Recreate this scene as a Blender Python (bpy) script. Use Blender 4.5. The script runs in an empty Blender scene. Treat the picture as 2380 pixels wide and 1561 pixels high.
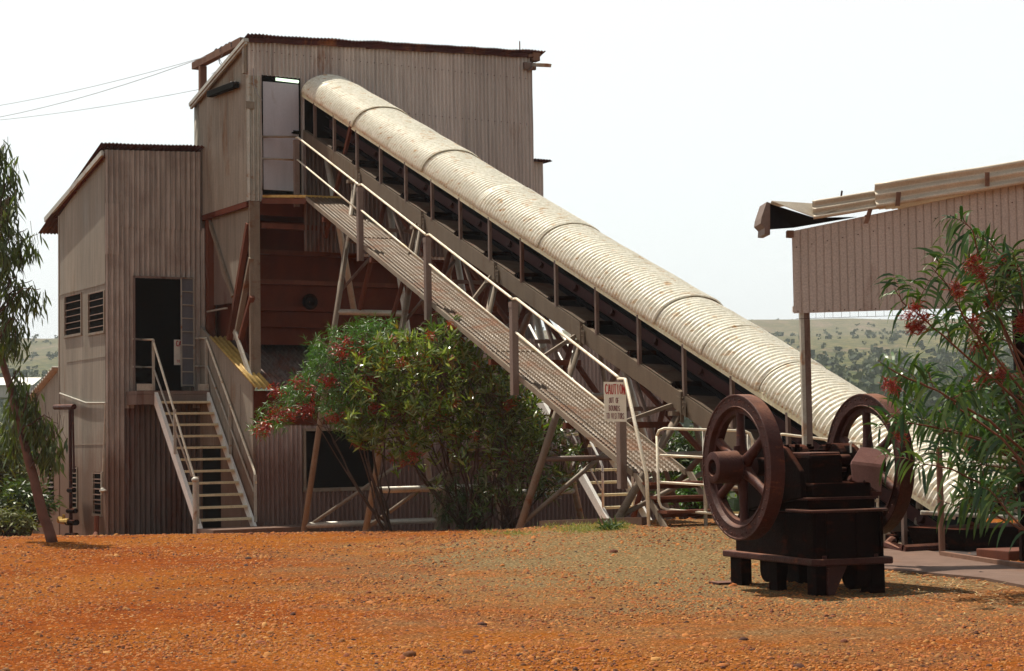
HAZE = True
import bpy, math, random
from mathutils import Vector, Matrix, noise as mn
random.seed(7)
R_ = random.random
def ru(a, b): return a + (b - a) * random.random()
scn = bpy.context.scene
COL = scn.collection
V = Vector
# ------------------------------------------------------------------ camera geometry (measured from the photograph)
CF, CCX, CCY = 4200.0, 1190.0, 780.5
PIT = math.atan((1020 - 780.5) / CF); ROL = math.atan(0.015)
cF = V((0, math.cos(PIT), math.sin(PIT)))
_R0 = V((1, 0, 0)); _U0 = V((0, -math.sin(PIT), math.cos(PIT)))
cR = _R0 * math.cos(ROL) - _U0 * math.sin(ROL)
cU = _U0 * math.cos(ROL) + _R0 * math.sin(ROL)
CAM = V((0, 0, 1.3))
def ray(px, py): return cF * CF + cR * (px - CCX) - cU * (py - CCY)
def hit(px, py, P0, N):
    d = ray(px, py); return CAM + d * ((P0 - CAM).dot(N) / d.dot(N))
def hitY(px, py, y): return hit(px, py, V((0, y, 0)), V((0, 1, 0)))
def hitZ(px, py, z=0.0): return hit(px, py, V((0, 0, z)), V((0, 0, 1)))
def pix(P):
    v = P - CAM; k = v.dot(cF); return (CCX + CF * v.dot(cR) / k, CCY - CF * v.dot(cU) / k)
# plant-building frame: u along the tall facade (rightwards, away), n out of the facade towards the yard
A_ = math.radians(30.66)
Uv = V((math.cos(A_), math.sin(A_), 0)); Nv = V((math.sin(A_), -math.cos(A_), 0)); Zv = V((0, 0, 1))
_d = ray(577, 465); C0 = CAM + _d * (34 / _d.y); C0.z = 0
def W(u, n, z): return C0 + Uv * u + Nv * n + Zv * z
def Fr(px, py, n):                       # pixel on the vertical plane n = const -> (u, z)
    q = hit(px, py, W(0, n, 0), Nv); return ((q - C0).dot(Uv), q.z)
def Sd(px, py, u):                       # pixel on the vertical plane u = const -> (n, z)
    q = hit(px, py, W(u, 0, 0), Uv); return ((q - C0).dot(Nv), q.z)
def gz(x, y):                            # height of the yard
    d = y - (25.5 + 0.25 * max(0, min(6, x)))
    z = 0.0
    if d > 0: z = -0.047 * d * min(1, d / 3 + .2)
    if z < -0.55: z = -0.55 - (abs(z) - .55) * .4
    sm = lambda a, b, v: (lambda t: t*t*(3-2*t))(max(0.0, min(1.0, (v-a)/(b-a))))
    z += .25*sm(-1.5, 1.3, x)*(1-sm(3.1, 4.0, x))*sm(16.5, 21.3, y)*(1-sm(22.6, 26.5, y))
    return z
def hitG(px, py):                        # pixel on the yard surface
    d = ray(px, py); d = d/d.y; t = 9.0
    while t < 60:
        p = CAM + d*t
        if p.z <= gz(p.x, p.y): return V((p.x, p.y, gz(p.x, p.y)))
        t += .04
    return CAM + d*t
# ------------------------------------------------------------------ object helpers
ORI = {}
def tag(o, label=None, cat=None, group=None, kind=None):
    if label: o["label"] = label
    if cat: o["category"] = cat
    if group: o["group"] = group
    if kind: o["kind"] = kind
    return o
def thing(name, label, cat, loc, group=None):
    o = bpy.data.objects.new(name, None); COL.objects.link(o)
    o.location = loc; o.empty_display_size = .2; ORI[o] = V(loc)
    return tag(o, label, cat, group)
class MB:
    def __init__(s): s.v = []; s.f = []; s.m = []; s.mi = 0
    def add(s, vs, fs):
        k = len(s.v); s.v.extend([V(p) for p in vs])
        for f in fs: s.f.append([i + k for i in f]); s.m.append(s.mi)
        return s
    def quad(s, a, b, c, d): return s.add([a, b, c, d], [(0, 1, 2, 3)])
    def boxv(s, o, x, y, z):             # corner + three edge vectors
        o, x, y, z = V(o), V(x), V(y), V(z)
        if x.cross(y).dot(z) < 0: x, y = y, x
        return s.add([o, o+x, o+x+y, o+y, o+z, o+x+z, o+x+y+z, o+y+z],
                     [(3,2,1,0),(4,5,6,7),(0,1,5,4),(1,2,6,5),(2,3,7,6),(3,0,4,7)])
    def box(s, u0, u1, n0, n1, z0, z1, T=W):
        o = T(u0, n0, z0); return s.boxv(o, T(u1, n0, z0)-o, T(u0, n1, z0)-o, T(u0, n0, z1)-o)
    def bar(s, p, q, w, h, up=Zv):       # beam of width w (sideways) and height h (along up)
        p, q = V(p), V(q); d = (q-p).normalized(); sd = d.cross(V(up))
        if sd.length < 1e-4: sd = d.cross(V((1, 0, 0)))
        sd.normalize(); uu = sd.cross(d).normalized()
        return s.boxv(p - sd*w/2 - uu*h/2, q-p, sd*w, uu*h)
    def tube(s, p, q, r, r2=None, seg=10, caps=True):
        p, q = V(p), V(q); r2 = r if r2 is None else r2
        d = (q-p).normalized(); a = d.orthogonal().normalized(); b = d.cross(a)
        vs = []
        for c, rr in ((p, r), (q, r2)):
            for i in range(seg):
                t = 2*math.pi*i/seg; vs.append(c + a*math.cos(t)*rr + b*math.sin(t)*rr)
        fs = [(i, (i+1) % seg, seg+(i+1) % seg, seg+i) for i in range(seg)]
        if caps: fs += [tuple(range(seg))[::-1], tuple(range(seg, 2*seg))]
        return s.add(vs, fs)
    def pipe(s, pts, rs, seg=8):         # continuous swept pipe
        pts = [V(p) for p in pts]
        if not hasattr(rs, '__len__'): rs = [rs]*len(pts)
        vs = []; a = None
        for i, c in enumerate(pts):
            d = (pts[min(i+1, len(pts)-1)] - pts[max(i-1, 0)]).normalized()
            if a is None: a = d.orthogonal().normalized()
            else:
                a = a - d*a.dot(d)
                a = a.normalized() if a.length > 1e-5 else d.orthogonal().normalized()
            b = d.cross(a)
            for k in range(seg):
                t = 2*math.pi*k/seg; vs.append(c + (a*math.cos(t) + b*math.sin(t))*rs[i])
        fs = []
        for i in range(len(pts)-1):
            for k in range(seg):
                fs.append((i*seg+k, i*seg+(k+1) % seg, (i+1)*seg+(k+1) % seg, (i+1)*seg+k))
        n = len(pts)*seg
        fs += [tuple(range(seg))[::-1], tuple(range(n-seg, n))]
        return s.add(vs, fs)
    def lathe(s, c, ax, prof, seg=40, closed=False):   # prof: (offset along ax, radius)
        c = V(c); ax = V(ax).normalized(); a = ax.orthogonal().normalized(); b = ax.cross(a)
        vs = []
        for (o, r) in prof:
            for i in range(seg):
                t = 2*math.pi*i/seg; vs.append(c + ax*o + a*math.cos(t)*r + b*math.sin(t)*r)
        m = len(prof); fs = []
        for j in range(m if closed else m-1):
            j2 = (j+1) % m
            for i in range(seg):
                fs.append((j*seg+i, j*seg+(i+1) % seg, j2*seg+(i+1) % seg, j2*seg+i))
        return s.add(vs, fs)
    def prism(s, poly, d):               # planar polygon extruded by vector d
        poly = [V(p) for p in poly]; n = len(poly); d = V(d)
        fs = [tuple(range(n))[::-1], tuple(range(n, 2*n))] + [(i, (i+1) % n, n+(i+1) % n, n+i) for i in range(n)]
        return s.add(poly + [p+d for p in poly], fs)
    def ball(s, c, r, seg=8, ring=6, sc=(1, 1, 1)):
        c = V(c); vs = [c + V((0, 0, r*sc[2]))]
        for j in range(1, ring):
            ph = math.pi*j/ring
            for i in range(seg):
                t = 2*math.pi*i/seg
                vs.append(c + V((math.sin(ph)*math.cos(t)*r*sc[0], math.sin(ph)*math.sin(t)*r*sc[1], math.cos(ph)*r*sc[2])))
        vs.append(c - V((0, 0, r*sc[2]))); fs = []
        for i in range(seg):
            fs.append((0, 1+i, 1+(i+1) % seg)); L = 1+(ring-2)*seg
            fs.append((L+(i+1) % seg, L+i, len(vs)-1))
        for j in range(ring-2):
            for i in range(seg):
                fs.append((1+j*seg+i, 1+(j+1)*seg+i, 1+(j+1)*seg+(i+1) % seg, 1+j*seg+(i+1) % seg))
        return s.add(vs, fs)
    def build(s, name, mat, parent=None, origin=None, smooth=False, bevel=0, solid=0):
        root = ORI.get(parent) if parent is not None else V(origin) if origin is not None else V((0, 0, 0))
        me = bpy.data.meshes.new(name)
        me.from_pydata([p - root for p in s.v], [], s.f)
        for m in (mat if isinstance(mat, (list, tuple)) else [mat]): me.materials.append(m)
        me.polygons.foreach_set('material_index', s.m)
        if smooth: me.polygons.foreach_set('use_smooth', [True]*len(me.polygons))
        me.update()
        o = bpy.data.objects.new(name, me); COL.objects.link(o); ORI[o] = root
        if parent is not None: o.parent = parent
        else: o.location = root
        if solid:
            md = o.modifiers.new('thick', 'SOLIDIFY'); md.thickness = solid; md.offset = 0
        if bevel:
            md = o.modifiers.new('bev', 'BEVEL'); md.width = bevel; md.segments = 2; md.limit_method = 'ANGLE'
            md.angle_limit = math.radians(40)
        return o
def sine(t): return math.sin(t*2*math.pi)
def groove(t):
    t = t % 1.0
    return -1.0 if t < .12 else (0.25*math.sin((t-.12)/.88*math.pi))
def corr(mb, P, e, N, a0, a1, zb, zt, pitch=.076, amp=.011, f=sine, seg=8, dents=.004, rows=4, seed=0):
    """corrugated sheet standing in the plane P + e*a + z, ribs vertical; zb/zt may be functions of a"""
    fb = zb if callable(zb) else (lambda a: zb); ft = zt if callable(zt) else (lambda a: zt)
    n = max(2, int(abs(a1-a0)/pitch*seg)); vs = []
    for j in range(rows+1):
        for i in range(n+1):
            a = a0 + (a1-a0)*i/n; b, t = fb(a), ft(a); z = b + (t-b)*j/rows
            off = amp*f(a/pitch) + dents*2*(mn.noise(V((a*1.3+seed, z*1.1, seed))))
            vs.append(P + e*a + Zv*z + N*off)
    fs = [(j*(n+1)+i, j*(n+1)+i+1, (j+1)*(n+1)+i+1, (j+1)*(n+1)+i) for j in range(rows) for i in range(n)]
    mb.add(vs, fs)
def sheet(mb, O, e1, L1, e2, L2, N, pitch, amp, seg=8, rows=1, f=sine, wav=0):
    """corrugated sheet: profile runs along e1 (length L1), ribs run along e2 (length L2)"""
    n = max(2, int(L1/pitch*seg)); vs = []
    for j in range(rows+1):
        for i in range(n+1):
            a = L1*i/n
            vs.append(V(O) + e1*a + e2*(L2*j/rows) + N*(amp*f(a/pitch) + wav*mn.noise(V((a*2, j*.7, 3)))))
    mb.add(vs, [(j*(n+1)+i, j*(n+1)+i+1, (j+1)*(n+1)+i+1, (j+1)*(n+1)+i) for j in range(rows) for i in range(n)])
# ------------------------------------------------------------------ materials
def newmat(name):
    m = bpy.data.materials.new(name); m.use_nodes = True
    nt = m.node_tree; nt.nodes.clear()
    out = nt.nodes.new('ShaderNodeOutputMaterial'); b = nt.nodes.new('ShaderNodeBsdfPrincipled')
    nt.links.new(b.outputs[0], out.inputs[0]); return m, nt, b
def nd(nt, t, **k):
    n = nt.nodes.new(t)
    for a, v in k.items(): setattr(n, a, v)
    return n
def ramp(nt, src, stops):
    r = nd(nt, 'ShaderNodeValToRGB'); e = r.color_ramp.elements
    while len(e) < len(stops): e.new(0.5)
    for i, (p, c) in enumerate(stops):
        e[i].position = p; e[i].color = (c[0], c[1], c[2], 1) if hasattr(c, '__len__') else (c, c, c, 1)
    nt.links.new(src, r.inputs[0]); return r.outputs[0]
def noise_n(nt, vec, scale, detail=4, rough=.55, stretch=None, dist=0):
    if stretch:
        mp = nd(nt, 'ShaderNodeMapping'); mp.inputs['Scale'].default_value = stretch
        nt.links.new(vec, mp.inputs[0]); vec = mp.outputs[0]
    n = nd(nt, 'ShaderNodeTexNoise'); n.inputs['Scale'].default_value = scale; n.inputs['Detail'].default_value = detail
    n.inputs['Roughness'].default_value = rough; n.inputs['Distortion'].default_value = dist
    nt.links.new(vec, n.inputs['Vector']); return n.outputs[0]
def mixc(nt, fac, a, b, mode='MIX'):
    m = nd(nt, 'ShaderNodeMix', data_type='RGBA', blend_type=mode)
    for s, v in ((m.inputs[0], fac), (m.inputs[6], a), (m.inputs[7], b)):
        if hasattr(v, 'links'): nt.links.new(v, s)
        elif hasattr(v, '__len__'): s.default_value = (*v[:3], 1)
        else: s.default_value = v
    return m.outputs[2]
def bump(nt, b, h, strength=.3, dist=.01):
    n = nd(nt, 'ShaderNodeBump'); n.inputs['Strength'].default_value = strength; n.inputs['Distance'].default_value = dist
    nt.links.new(h, n.inputs['Height']); nt.links.new(n.outputs[0], b.inputs['Normal'])
def metal(name, c1, c2, rust=(.16, .06, .025), rust_amt=.3, scale=1.2, stretch=(1, 1, .12), rough=.55, met=.15, fine=.35, dust=None, streak=0, spec=.35, top=None, lump=0, splash=None):
    """weathered sheet or steel: two tones mixed by noise streaks, rust patches, fine grain"""
    m, nt, b = newmat(name)
    pos = nd(nt, 'ShaderNodeNewGeometry').outputs['Position']
    s1 = noise_n(nt, pos, scale*4, 5, .6, stretch)
    col = mixc(nt, ramp(nt, s1, [(.3, 0.0), (.7, 1.0)]), c1, c2)
    s2 = noise_n(nt, pos, scale*1.3, 6, .65, (stretch[0], stretch[1], stretch[2]*2.5), .4)
    lo = .68 - rust_amt*.35
    rf = ramp(nt, s2, [(lo, 0.0), (lo+.14, 1.0)])
    rc = mixc(nt, noise_n(nt, pos, 14, 3), [x*.6 for x in rust], [min(1, x*1.7) for x in rust])
    col = mixc(nt, rf, col, rc)
    if dust:
        g = noise_n(nt, pos, 2.2, 5, .6)
        col = mixc(nt, ramp(nt, g, [(.45, 0.0), (.75, .55)]), col, dust)
    if streak: col = mixc(nt, streak, col, ramp(nt, noise_n(nt, pos, 16, 3, .8, (1, 1, .035)), [(.3, .35), (.5, 1.0), (.72, 1.45)]), 'MULTIPLY')
    if top:                                    # dusty rust tone on upward faces, painting in the bright lit ledges
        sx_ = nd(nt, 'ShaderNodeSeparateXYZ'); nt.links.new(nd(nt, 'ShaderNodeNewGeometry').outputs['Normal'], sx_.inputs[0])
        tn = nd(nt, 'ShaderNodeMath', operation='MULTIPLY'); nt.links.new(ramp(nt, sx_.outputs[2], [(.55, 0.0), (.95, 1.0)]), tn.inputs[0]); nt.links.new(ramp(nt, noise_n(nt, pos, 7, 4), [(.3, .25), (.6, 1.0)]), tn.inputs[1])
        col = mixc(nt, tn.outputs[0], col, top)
    if splash:                                 # red dirt splashed up the foot of the wall by rain
        sz_ = nd(nt, 'ShaderNodeSeparateXYZ'); nt.links.new(pos, sz_.inputs[0])
        za = nd(nt, 'ShaderNodeMath', operation='MULTIPLY_ADD'); nt.links.new(noise_n(nt, pos, 3, 5, .7, (1, 1, .3)), za.inputs[0]); za.inputs[1].default_value = -1.6; nt.links.new(sz_.outputs[2], za.inputs[2])
        col = mixc(nt, ramp(nt, za.outputs[0], [(0.0, .75), (.75, 0.0)]), col, splash)
    isl = nd(nt, 'ShaderNodeNewGeometry').outputs['Random Per Island']
    col = mixc(nt, 1.0, col, ramp(nt, isl, [(0.0, .86), (1.0, 1.12)]), 'MULTIPLY')
    s3 = noise_n(nt, pos, 60, 3, .7)
    col = mixc(nt, fine, col, ramp(nt, s3, [(.25, .45), (.75, 1.55)]), 'MULTIPLY')
    nt.links.new(col, b.inputs['Base Color'])
    nt.links.new(ramp(nt, s2, [(.3, max(0, rough-.12)), (.8, min(1, rough+.25))]), b.inputs['Roughness'])
    b.inputs['Metallic'].default_value = met; b.inputs['Specular IOR Level'].default_value = spec
    if lump:
        l_ = nd(nt, 'ShaderNodeMath', operation='ADD'); nt.links.new(s3, l_.inputs[0]); nt.links.new(noise_n(nt, pos, 22, 5, .7), l_.inputs[1]); bump(nt, b, l_.outputs[0], lump, .012)
    else: bump(nt, b, s3, .25, .004)
    return m
def simple(name, c, rough=.6, met=0, var=.25, sc=20):
    m, nt, b = newmat(name); b.inputs['Specular IOR Level'].default_value = .08 if max(c) < .02 else .35
    pos = nd(nt, 'ShaderNodeNewGeometry').outputs['Position']
    s = noise_n(nt, pos, sc, 4)
    nt.links.new(mixc(nt, ramp(nt, s, [(.3, 0.0), (.7, 1.0)]), [x*(1-var) for x in c], [min(1, x*(1+var)) for x in c]), b.inputs['Base Color'])
    b.inputs['Roughness'].default_value = rough; b.inputs['Metallic'].default_value = met
    return m
def leafmat(name, cols, rough=.45, trans=.25):
    m, nt, b = newmat(name)
    g = nd(nt, 'ShaderNodeNewGeometry')
    n = len(cols)
    col = ramp(nt, g.outputs['Random Per Island'], [(i/(n-1), c) for i, c in enumerate(cols)])
    nt.links.new(col, b.inputs['Base Color']); b.inputs['Roughness'].default_value = rough
    out = [x for x in nt.nodes if x.type == 'OUTPUT_MATERIAL'][0]
    t = nd(nt, 'ShaderNodeBsdfTranslucent')
    hsv = nd(nt, 'ShaderNodeMix', data_type='RGBA', blend_type='MULTIPLY'); hsv.inputs[0].default_value = 1
    nt.links.new(col, hsv.inputs[6]); hsv.inputs[7].default_value = (1.5, 1.6, .6, 1)
    nt.links.new(hsv.outputs[2], t.inputs[0])
    ms = nd(nt, 'ShaderNodeMixShader'); ms.inputs[0].default_value = trans
    nt.links.new(b.outputs[0], ms.inputs[1]); nt.links.new(t.outputs[0], ms.inputs[2]); nt.links.new(ms.outputs[0], out.inputs[0])
    return m
M = {}
M['clad']   = metal('grey_corrugated_iron', (.45, .405, .38), (.58, .53, .495), rust=(.22, .12, .075), rust_amt=.14, met=.1, streak=.35)
M['cladp']  = metal('pinkish_lower_wall_iron', (.31, .25, .235), (.44, .365, .34), rust=(.16, .07, .045), rust_amt=.22, met=.05, streak=.5, splash=(.12, .045, .025))
M['edge']   = metal('cream_hood_edge', (.72, .66, .42), (.86, .82, .62), rust=(.4, .24, .1), rust_amt=.15, scale=3, met=.02)
M['clad2']  = metal('dull_corrugated_iron', (.29, .25, .22), (.46, .405, .36), rust=(.15, .075, .045), rust_amt=.25, met=.08, dust=(.20, .14, .11), streak=.5, splash=(.13, .055, .03))
M['clad3']  = metal('dark_stained_iron', (.10, .07, .06), (.16, .12, .105), rust=(.11, .038, .023), rust_amt=.55, met=.05, streak=.8)
M['clad4']  = metal('beige_wall_cladding', (.225, .195, .155), (.28, .245, .20), rust=(.17, .095, .05), rust_amt=.18, met=.02, rough=.7, streak=.4, splash=(.14, .06, .03))
M['shed']   = metal('pinkish_grey_cladding', (.43, .36, .315), (.50, .42, .375), rust=(.2, .11, .085), rust_amt=.08, met=.03, fine=.5)
M['hood']   = metal('weathered_galvanised_hood', (.66, .62, .49), (.90, .87, .77), rust=(.46, .28, .13), rust_amt=.34, scale=4, stretch=(1, 1, 1), met=.1, rough=.5)
M['roofrim']= metal('rusty_maroon_roof_iron', (.040, .011, .011), (.075, .022, .019), rust_amt=.4, met=0, rough=.8, spec=.22)
M['gal']    = metal('galvanised_pipe', (.36, .34, .29), (.48, .45, .39), rust=(.26, .12, .05), rust_amt=.3, scale=2.5, stretch=(1, 1, .6), met=.25, rough=.45)
M['tan']    = metal('tan_painted_steel', (.185, .145, .105), (.25, .20, .15), rust=(.14, .055, .022), rust_amt=.32, scale=1.5, stretch=(1, 1, .5), met=.02)
M['post']   = metal('brown_grey_painted_steel', (.15, .105, .088), (.20, .145, .12), rust=(.09, .035, .02), rust_amt=.4, scale=1.6, met=.02)
M['red']    = metal('red_oxide_steel', (.10, .026, .011), (.15, .042, .017), rust=(.06, .02, .01), rust_amt=.4, met=0, rough=.75)
M['bin']    = metal('dark_oxide_bin_plate', (.075, .016, .007), (.12, .027, .011), rust=(.10, .033, .016), rust_amt=.3, scale=.8, stretch=(1, 1, .4), met=0, rough=.8, spec=.12)
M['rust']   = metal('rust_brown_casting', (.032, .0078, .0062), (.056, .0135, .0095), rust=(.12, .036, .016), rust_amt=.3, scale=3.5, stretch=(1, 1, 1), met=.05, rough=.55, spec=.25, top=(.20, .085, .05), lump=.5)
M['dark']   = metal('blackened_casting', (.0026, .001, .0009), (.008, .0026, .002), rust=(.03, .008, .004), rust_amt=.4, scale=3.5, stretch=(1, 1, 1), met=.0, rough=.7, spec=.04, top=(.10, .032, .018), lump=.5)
M['deck']   = metal('rust_streaked_grating', (.085, .054, .031), (.145, .10, .062), rust=(.12, .05, .02), rust_amt=.5, scale=1.6, stretch=(1, 1, 1), met=.1, fine=.6)
M['white']  = metal('white_painted_steel', (.76, .74, .68), (.86, .85, .81), rust=(.35, .2, .09), rust_amt=.12, scale=2, met=.05, rough=.5)
M['tread']  = metal('worn_cream_treads', (.66, .56, .34), (.80, .70, .48), rust=(.35, .2, .08), rust_amt=.2, scale=2.5, stretch=(1, 1, 1), met=.05)
M['rail']   = metal('cream_handrail_paint', (.68, .58, .41), (.82, .76, .64), rust=(.34, .19, .08), rust_amt=.25, scale=2, stretch=(1, 1, 1), met=.1, rough=.45)
M['door']   = metal('lilac_grey_door_paint', (.42, .41, .46), (.50, .49, .54), rust=(.25, .19, .16), rust_amt=.1, met=.02, fine=.25)
M['leafd']  = metal('grey_blue_door_leaf', (.12, .13, .155), (.16, .17, .20), rust=(.12, .07, .05), rust_amt=.2, met=.05)
M['strg']   = metal('brown_stringer_paint', (.135, .10, .068), (.185, .14, .098), rust=(.11, .045, .02), rust_amt=.3, scale=1.5, met=.02)
M['pan']    = metal('brown_pan_plate', (.08, .056, .038), (.12, .085, .06), rust=(.09, .035, .018), rust_amt=.4, scale=2, stretch=(1, 1, 1), met=0)
M['louv']   = metal('rusty_louvre_blades', (.11, .055, .035), (.17, .09, .06), rust_amt=.3, met=0)
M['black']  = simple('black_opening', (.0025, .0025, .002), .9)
M['belt']   = simple('black_rubber_belt', (.006, .006, .008), .6)
M['maroon'] = simple('maroon_skirt_paint', (.045, .007, .006), .6)
M['timber'] = metal('weathered_timber', (.14, .07, .045), (.21, .11, .07), rust=(.08, .035, .02), rust_amt=.35, scale=2, met=0, rough=.85)
M['yel']    = metal('yellow_ochre_roof_edge', (.42, .26, .06), (.58, .38, .11), rust=(.2, .09, .03), rust_amt=.35, scale=3, stretch=(1, 1, 1), met=.05)
M['verge']  = metal('bent_verge_iron', (.46, .39, .30), (.62, .55, .44), rust=(.25, .10, .05), rust_amt=.3, scale=1.5, stretch=(.4, 1, 1), met=.2, rough=.45)
M['sign']   = simple('cream_sign_board', (.86, .83, .72), .6, var=.08, sc=9)
M['redink'] = simple('red_lettering', (.50, .012, .010), .6)
M['inkdk']  = simple('dark_red_lettering', (.17, .015, .03), .6)
M['conc']   = metal('dusty_concrete', (.115, .066, .046), (.16, .096, .070), rust=(.15, .065, .03), rust_amt=.3, scale=1, stretch=(1, 1, 1), met=0, rough=.9)
M['bark']   = simple('smooth_pinkish_bark', (.13, .06, .042), .8, sc=6)
M['barkd']  = simple('dark_brown_bark', (.075, .042, .028), .85, sc=8)
M['twig']   = simple('reddish_twig', (.14, .05, .025), .7, sc=8)
M['ceram']  = simple('dark_porcelain', (.02, .02, .025), .25)
M['wire']   = simple('grey_cable', (.30, .30, .32), .7)
m, nt, b = newmat('glowing_strip'); b.inputs['Base Color'].default_value = (.8, 1, .8, 1)
b.inputs['Emission Color'].default_value = (.75, 1, .72, 1); b.inputs['Emission Strength'].default_value = 1.1; M['glowstrip'] = m
M['lf_euc'] = leafmat('eucalypt_leaves', [(.030, .052, .016), (.06, .095, .026), (.10, .14, .045), (.045, .07, .02)], .5, .3)
M['lf_aca'] = leafmat('acacia_phyllodes', [(.012, .044, .010), (.028, .080, .016), (.055, .125, .026), (.14, .22, .06)], .34, .22)
M['lf_bro'] = leafmat('broad_grey_green_leaves', [(.05, .09, .012), (.09, .15, .022), (.14, .20, .045), (.32, .36, .17), (.10, .17, .02), (.17, .06, .014)], .26, .34)
M['lf_fin'] = leafmat('fine_green_leaves', [(.028, .09, .012), (.05, .14, .018), (.09, .18, .02)], .45, .25)
M['lf_dk']  = leafmat('dark_shrub_leaves', [(.022, .045, .010), (.04, .08, .014), (.08, .12, .025)], .45, .2)
M['lf_yel'] = leafmat('yellow_green_scrub', [(.06, .085, .018), (.10, .12, .025), (.15, .15, .04), (.05, .07, .02)], .6, .2)
M['pod']    = leafmat('red_seed_pods', [(.16, .008, .010), (.26, .015, .012), (.36, .05, .02)], .45, .2)
M['podo']   = leafmat('orange_red_seed_pods', [(.22, .02, .008), (.30, .05, .012), (.24, .08, .02)], .5, .2)
M['litter'] = leafmat('dry_leaf_litter', [(.35, .22, .08), (.5, .36, .16), (.25, .10, .04)], .7, .1)
M['grass']  = leafmat('sparse_green_grass', [(.10, .14, .025), (.20, .22, .05), (.30, .27, .09)], .6, .3)
# ================================================================== ground, hills, gravel
def fbm(x, y, s, o=4):
    v = 0; a = 1; t = 0
    for k in range(o):
        v += a*mn.noise(V((x/s, y/s, k*7.3+s*.01))); t += a; a *= .5; s *= .5
    return v/t
def gh(x, y):
    d = math.hypot(x, y-0.0); near = gz(x, y) if y > 0 else 0
    if d < 60:
        z = near + .012*fbm(x, y, 1.6, 3)
        if x > 9: z -= min(2.5, (x-9)*.12)
        if y > 48: z -= ((y-48)/12)**2 * 1.5
        return z
    ang = math.atan2(x, y)
    z60 = -2.6
    # valley then a long hillside; profile in elevation as seen in the photograph
    prof = [(60, -2.6), (120, -9), (200, -6), (300, 3), (450, 13), (620, 26), (800, 42), (980, 60), (1100, 62), (1500, 40), (3000, 20)]
    for i in range(len(prof)-1):
        if prof[i][0] <= d <= prof[i+1][0] or i == len(prof)-2:
            t = (d-prof[i][0])/(prof[i+1][0]-prof[i][0]); t = max(0, min(1, t)); t = t*t*(3-2*t)*.5 + t*.5
            z = prof[i][1]*(1-t) + prof[i+1][1]*t; break
    amp = min(1, (d-60)/500)
    z += amp*(9*fbm(x, y, 260, 4) + 1.5*fbm(x+40, y, 60, 3))
    z += amp*(3.5 if ang > 0.05 else 0.0)
    return z
def build_ground():
    rings = [0.5, 3, 6]; d = 9.0
    while d < 30: rings.append(d); d += .35
    while d < 64: rings.append(d); d += 1.1
    while d < 1600: rings.append(d); d *= 1.035
    rings += [1600]
    angs = []; a = -180.0
    while a < 180:
        angs.append(math.radians(a)); a += (.42 if -24 < a < 24 else 6 if (a < -30 or a >= 30) else 1.5)
    n = len(angs); vs = [(0, 0, 0)]; fs = []
    for r in rings:
        for t in angs:
            x, y = r*math.sin(t), r*math.cos(t); vs.append((x, y, gh(x, y)))
    for i in range(n): fs.append((0, 1+(i+1) % n, 1+i))
    for j in range(len(rings)-1):
        for i in range(n):
            A = 1+j*n+i; B = 1+j*n+(i+1) % n; fs.append((A, B, B+n, A+n))
    m, nt, b = newmat('red_earth_and_hillside')
    pos = nd(nt, 'ShaderNodeNewGeometry').outputs['Position']
    n1 = noise_n(nt, pos, .45, 5, .6); n2 = noise_n(nt, pos, 5, 5, .7); n3 = noise_n(nt, pos, 38, 4, .75)
    c = mixc(nt, ramp(nt, n1, [(.35, 0.0), (.65, 1.0)]), (.27, .056, .008), (.36, .105, .015))
    c = mixc(nt, ramp(nt, n2, [(.40, 0.0), (.64, .85)]), c, (.17, .036, .008))
    n0 = noise_n(nt, pos, .16, 4, .6)
    c = mixc(nt, ramp(nt, n0, [(.42, 0.0), (.60, .5)]), c, (.40, .16, .026))
    # greyish gravel spread lying in front of the conveyor
    def blob(cx, cy, rx, ry, rot):
        mp = nd(nt, 'ShaderNodeMapping', vector_type='TEXTURE'); mp.inputs['Location'].default_value = (cx, cy, 0)
        mp.inputs['Rotation'].default_value = (0, 0, rot); mp.inputs['Scale'].default_value = (rx, ry, 50)
        nt.links.new(pos, mp.inputs[0])
        dist = nd(nt, 'ShaderNodeVectorMath', operation='LENGTH'); nt.links.new(mp.outputs[0], dist.inputs[0])
        ad = nd(nt, 'ShaderNodeMath', operation='ADD'); hfm = nd(nt, 'ShaderNodeMath', operation='MULTIPLY'); hfm.inputs[1].default_value = .4; nt.links.new(dist.outputs[1], hfm.inputs[0]); nt.links.new(hfm.outputs[0], ad.inputs[0])
        sc = nd(nt, 'ShaderNodeMath', operation='MULTIPLY'); sc.inputs[1].default_value = .9
        nt.links.new(noise_n(nt, pos, .9, 6, .65), sc.inputs[0]); nt.links.new(sc.outputs[0], ad.inputs[1])
        return ramp(nt, ad.outputs[0], [(.58, 1.0), (.95, 0.0)]), ad
    g1, _ = blob(1.5, 18.0, 3.6, 7.2, .2)
    gcol = mixc(nt, ramp(nt, n3, [(.3, 0.0), (.7, 1.0)]), (.09, .07, .03), (.34, .29, .16))
    hf = nd(nt, 'ShaderNodeMath', operation='MULTIPLY'); hf.inputs[1].default_value = .78; nt.links.new(g1, hf.inputs[0])
    c = mixc(nt, hf.outputs[0], c, gcol)
    c = mixc(nt, .8, c, ramp(nt, n3, [(.28, .08), (.5, .85), (.72, 2.0)]), 'MULTIPLY')
    vor = nd(nt, 'ShaderNodeTexVoronoi'); vor.inputs['Scale'].default_value = 26; nt.links.new(pos, vor.inputs['Vector'])
    c = mixc(nt, .35, c, ramp(nt, vor.outputs['Distance'], [(.05, 1.7), (.5, .6)]), 'MULTIPLY')
    # far country: dry grass, green scrub, pinkish bare rock
    f1 = noise_n(nt, pos, .011, 6, .6, (1, .45, 1)); f2 = noise_n(nt, pos, .045, 6, .7, (1, .35, 1)); f3 = noise_n(nt, pos, .3, 4, .7, (1, .5, 1))
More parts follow.
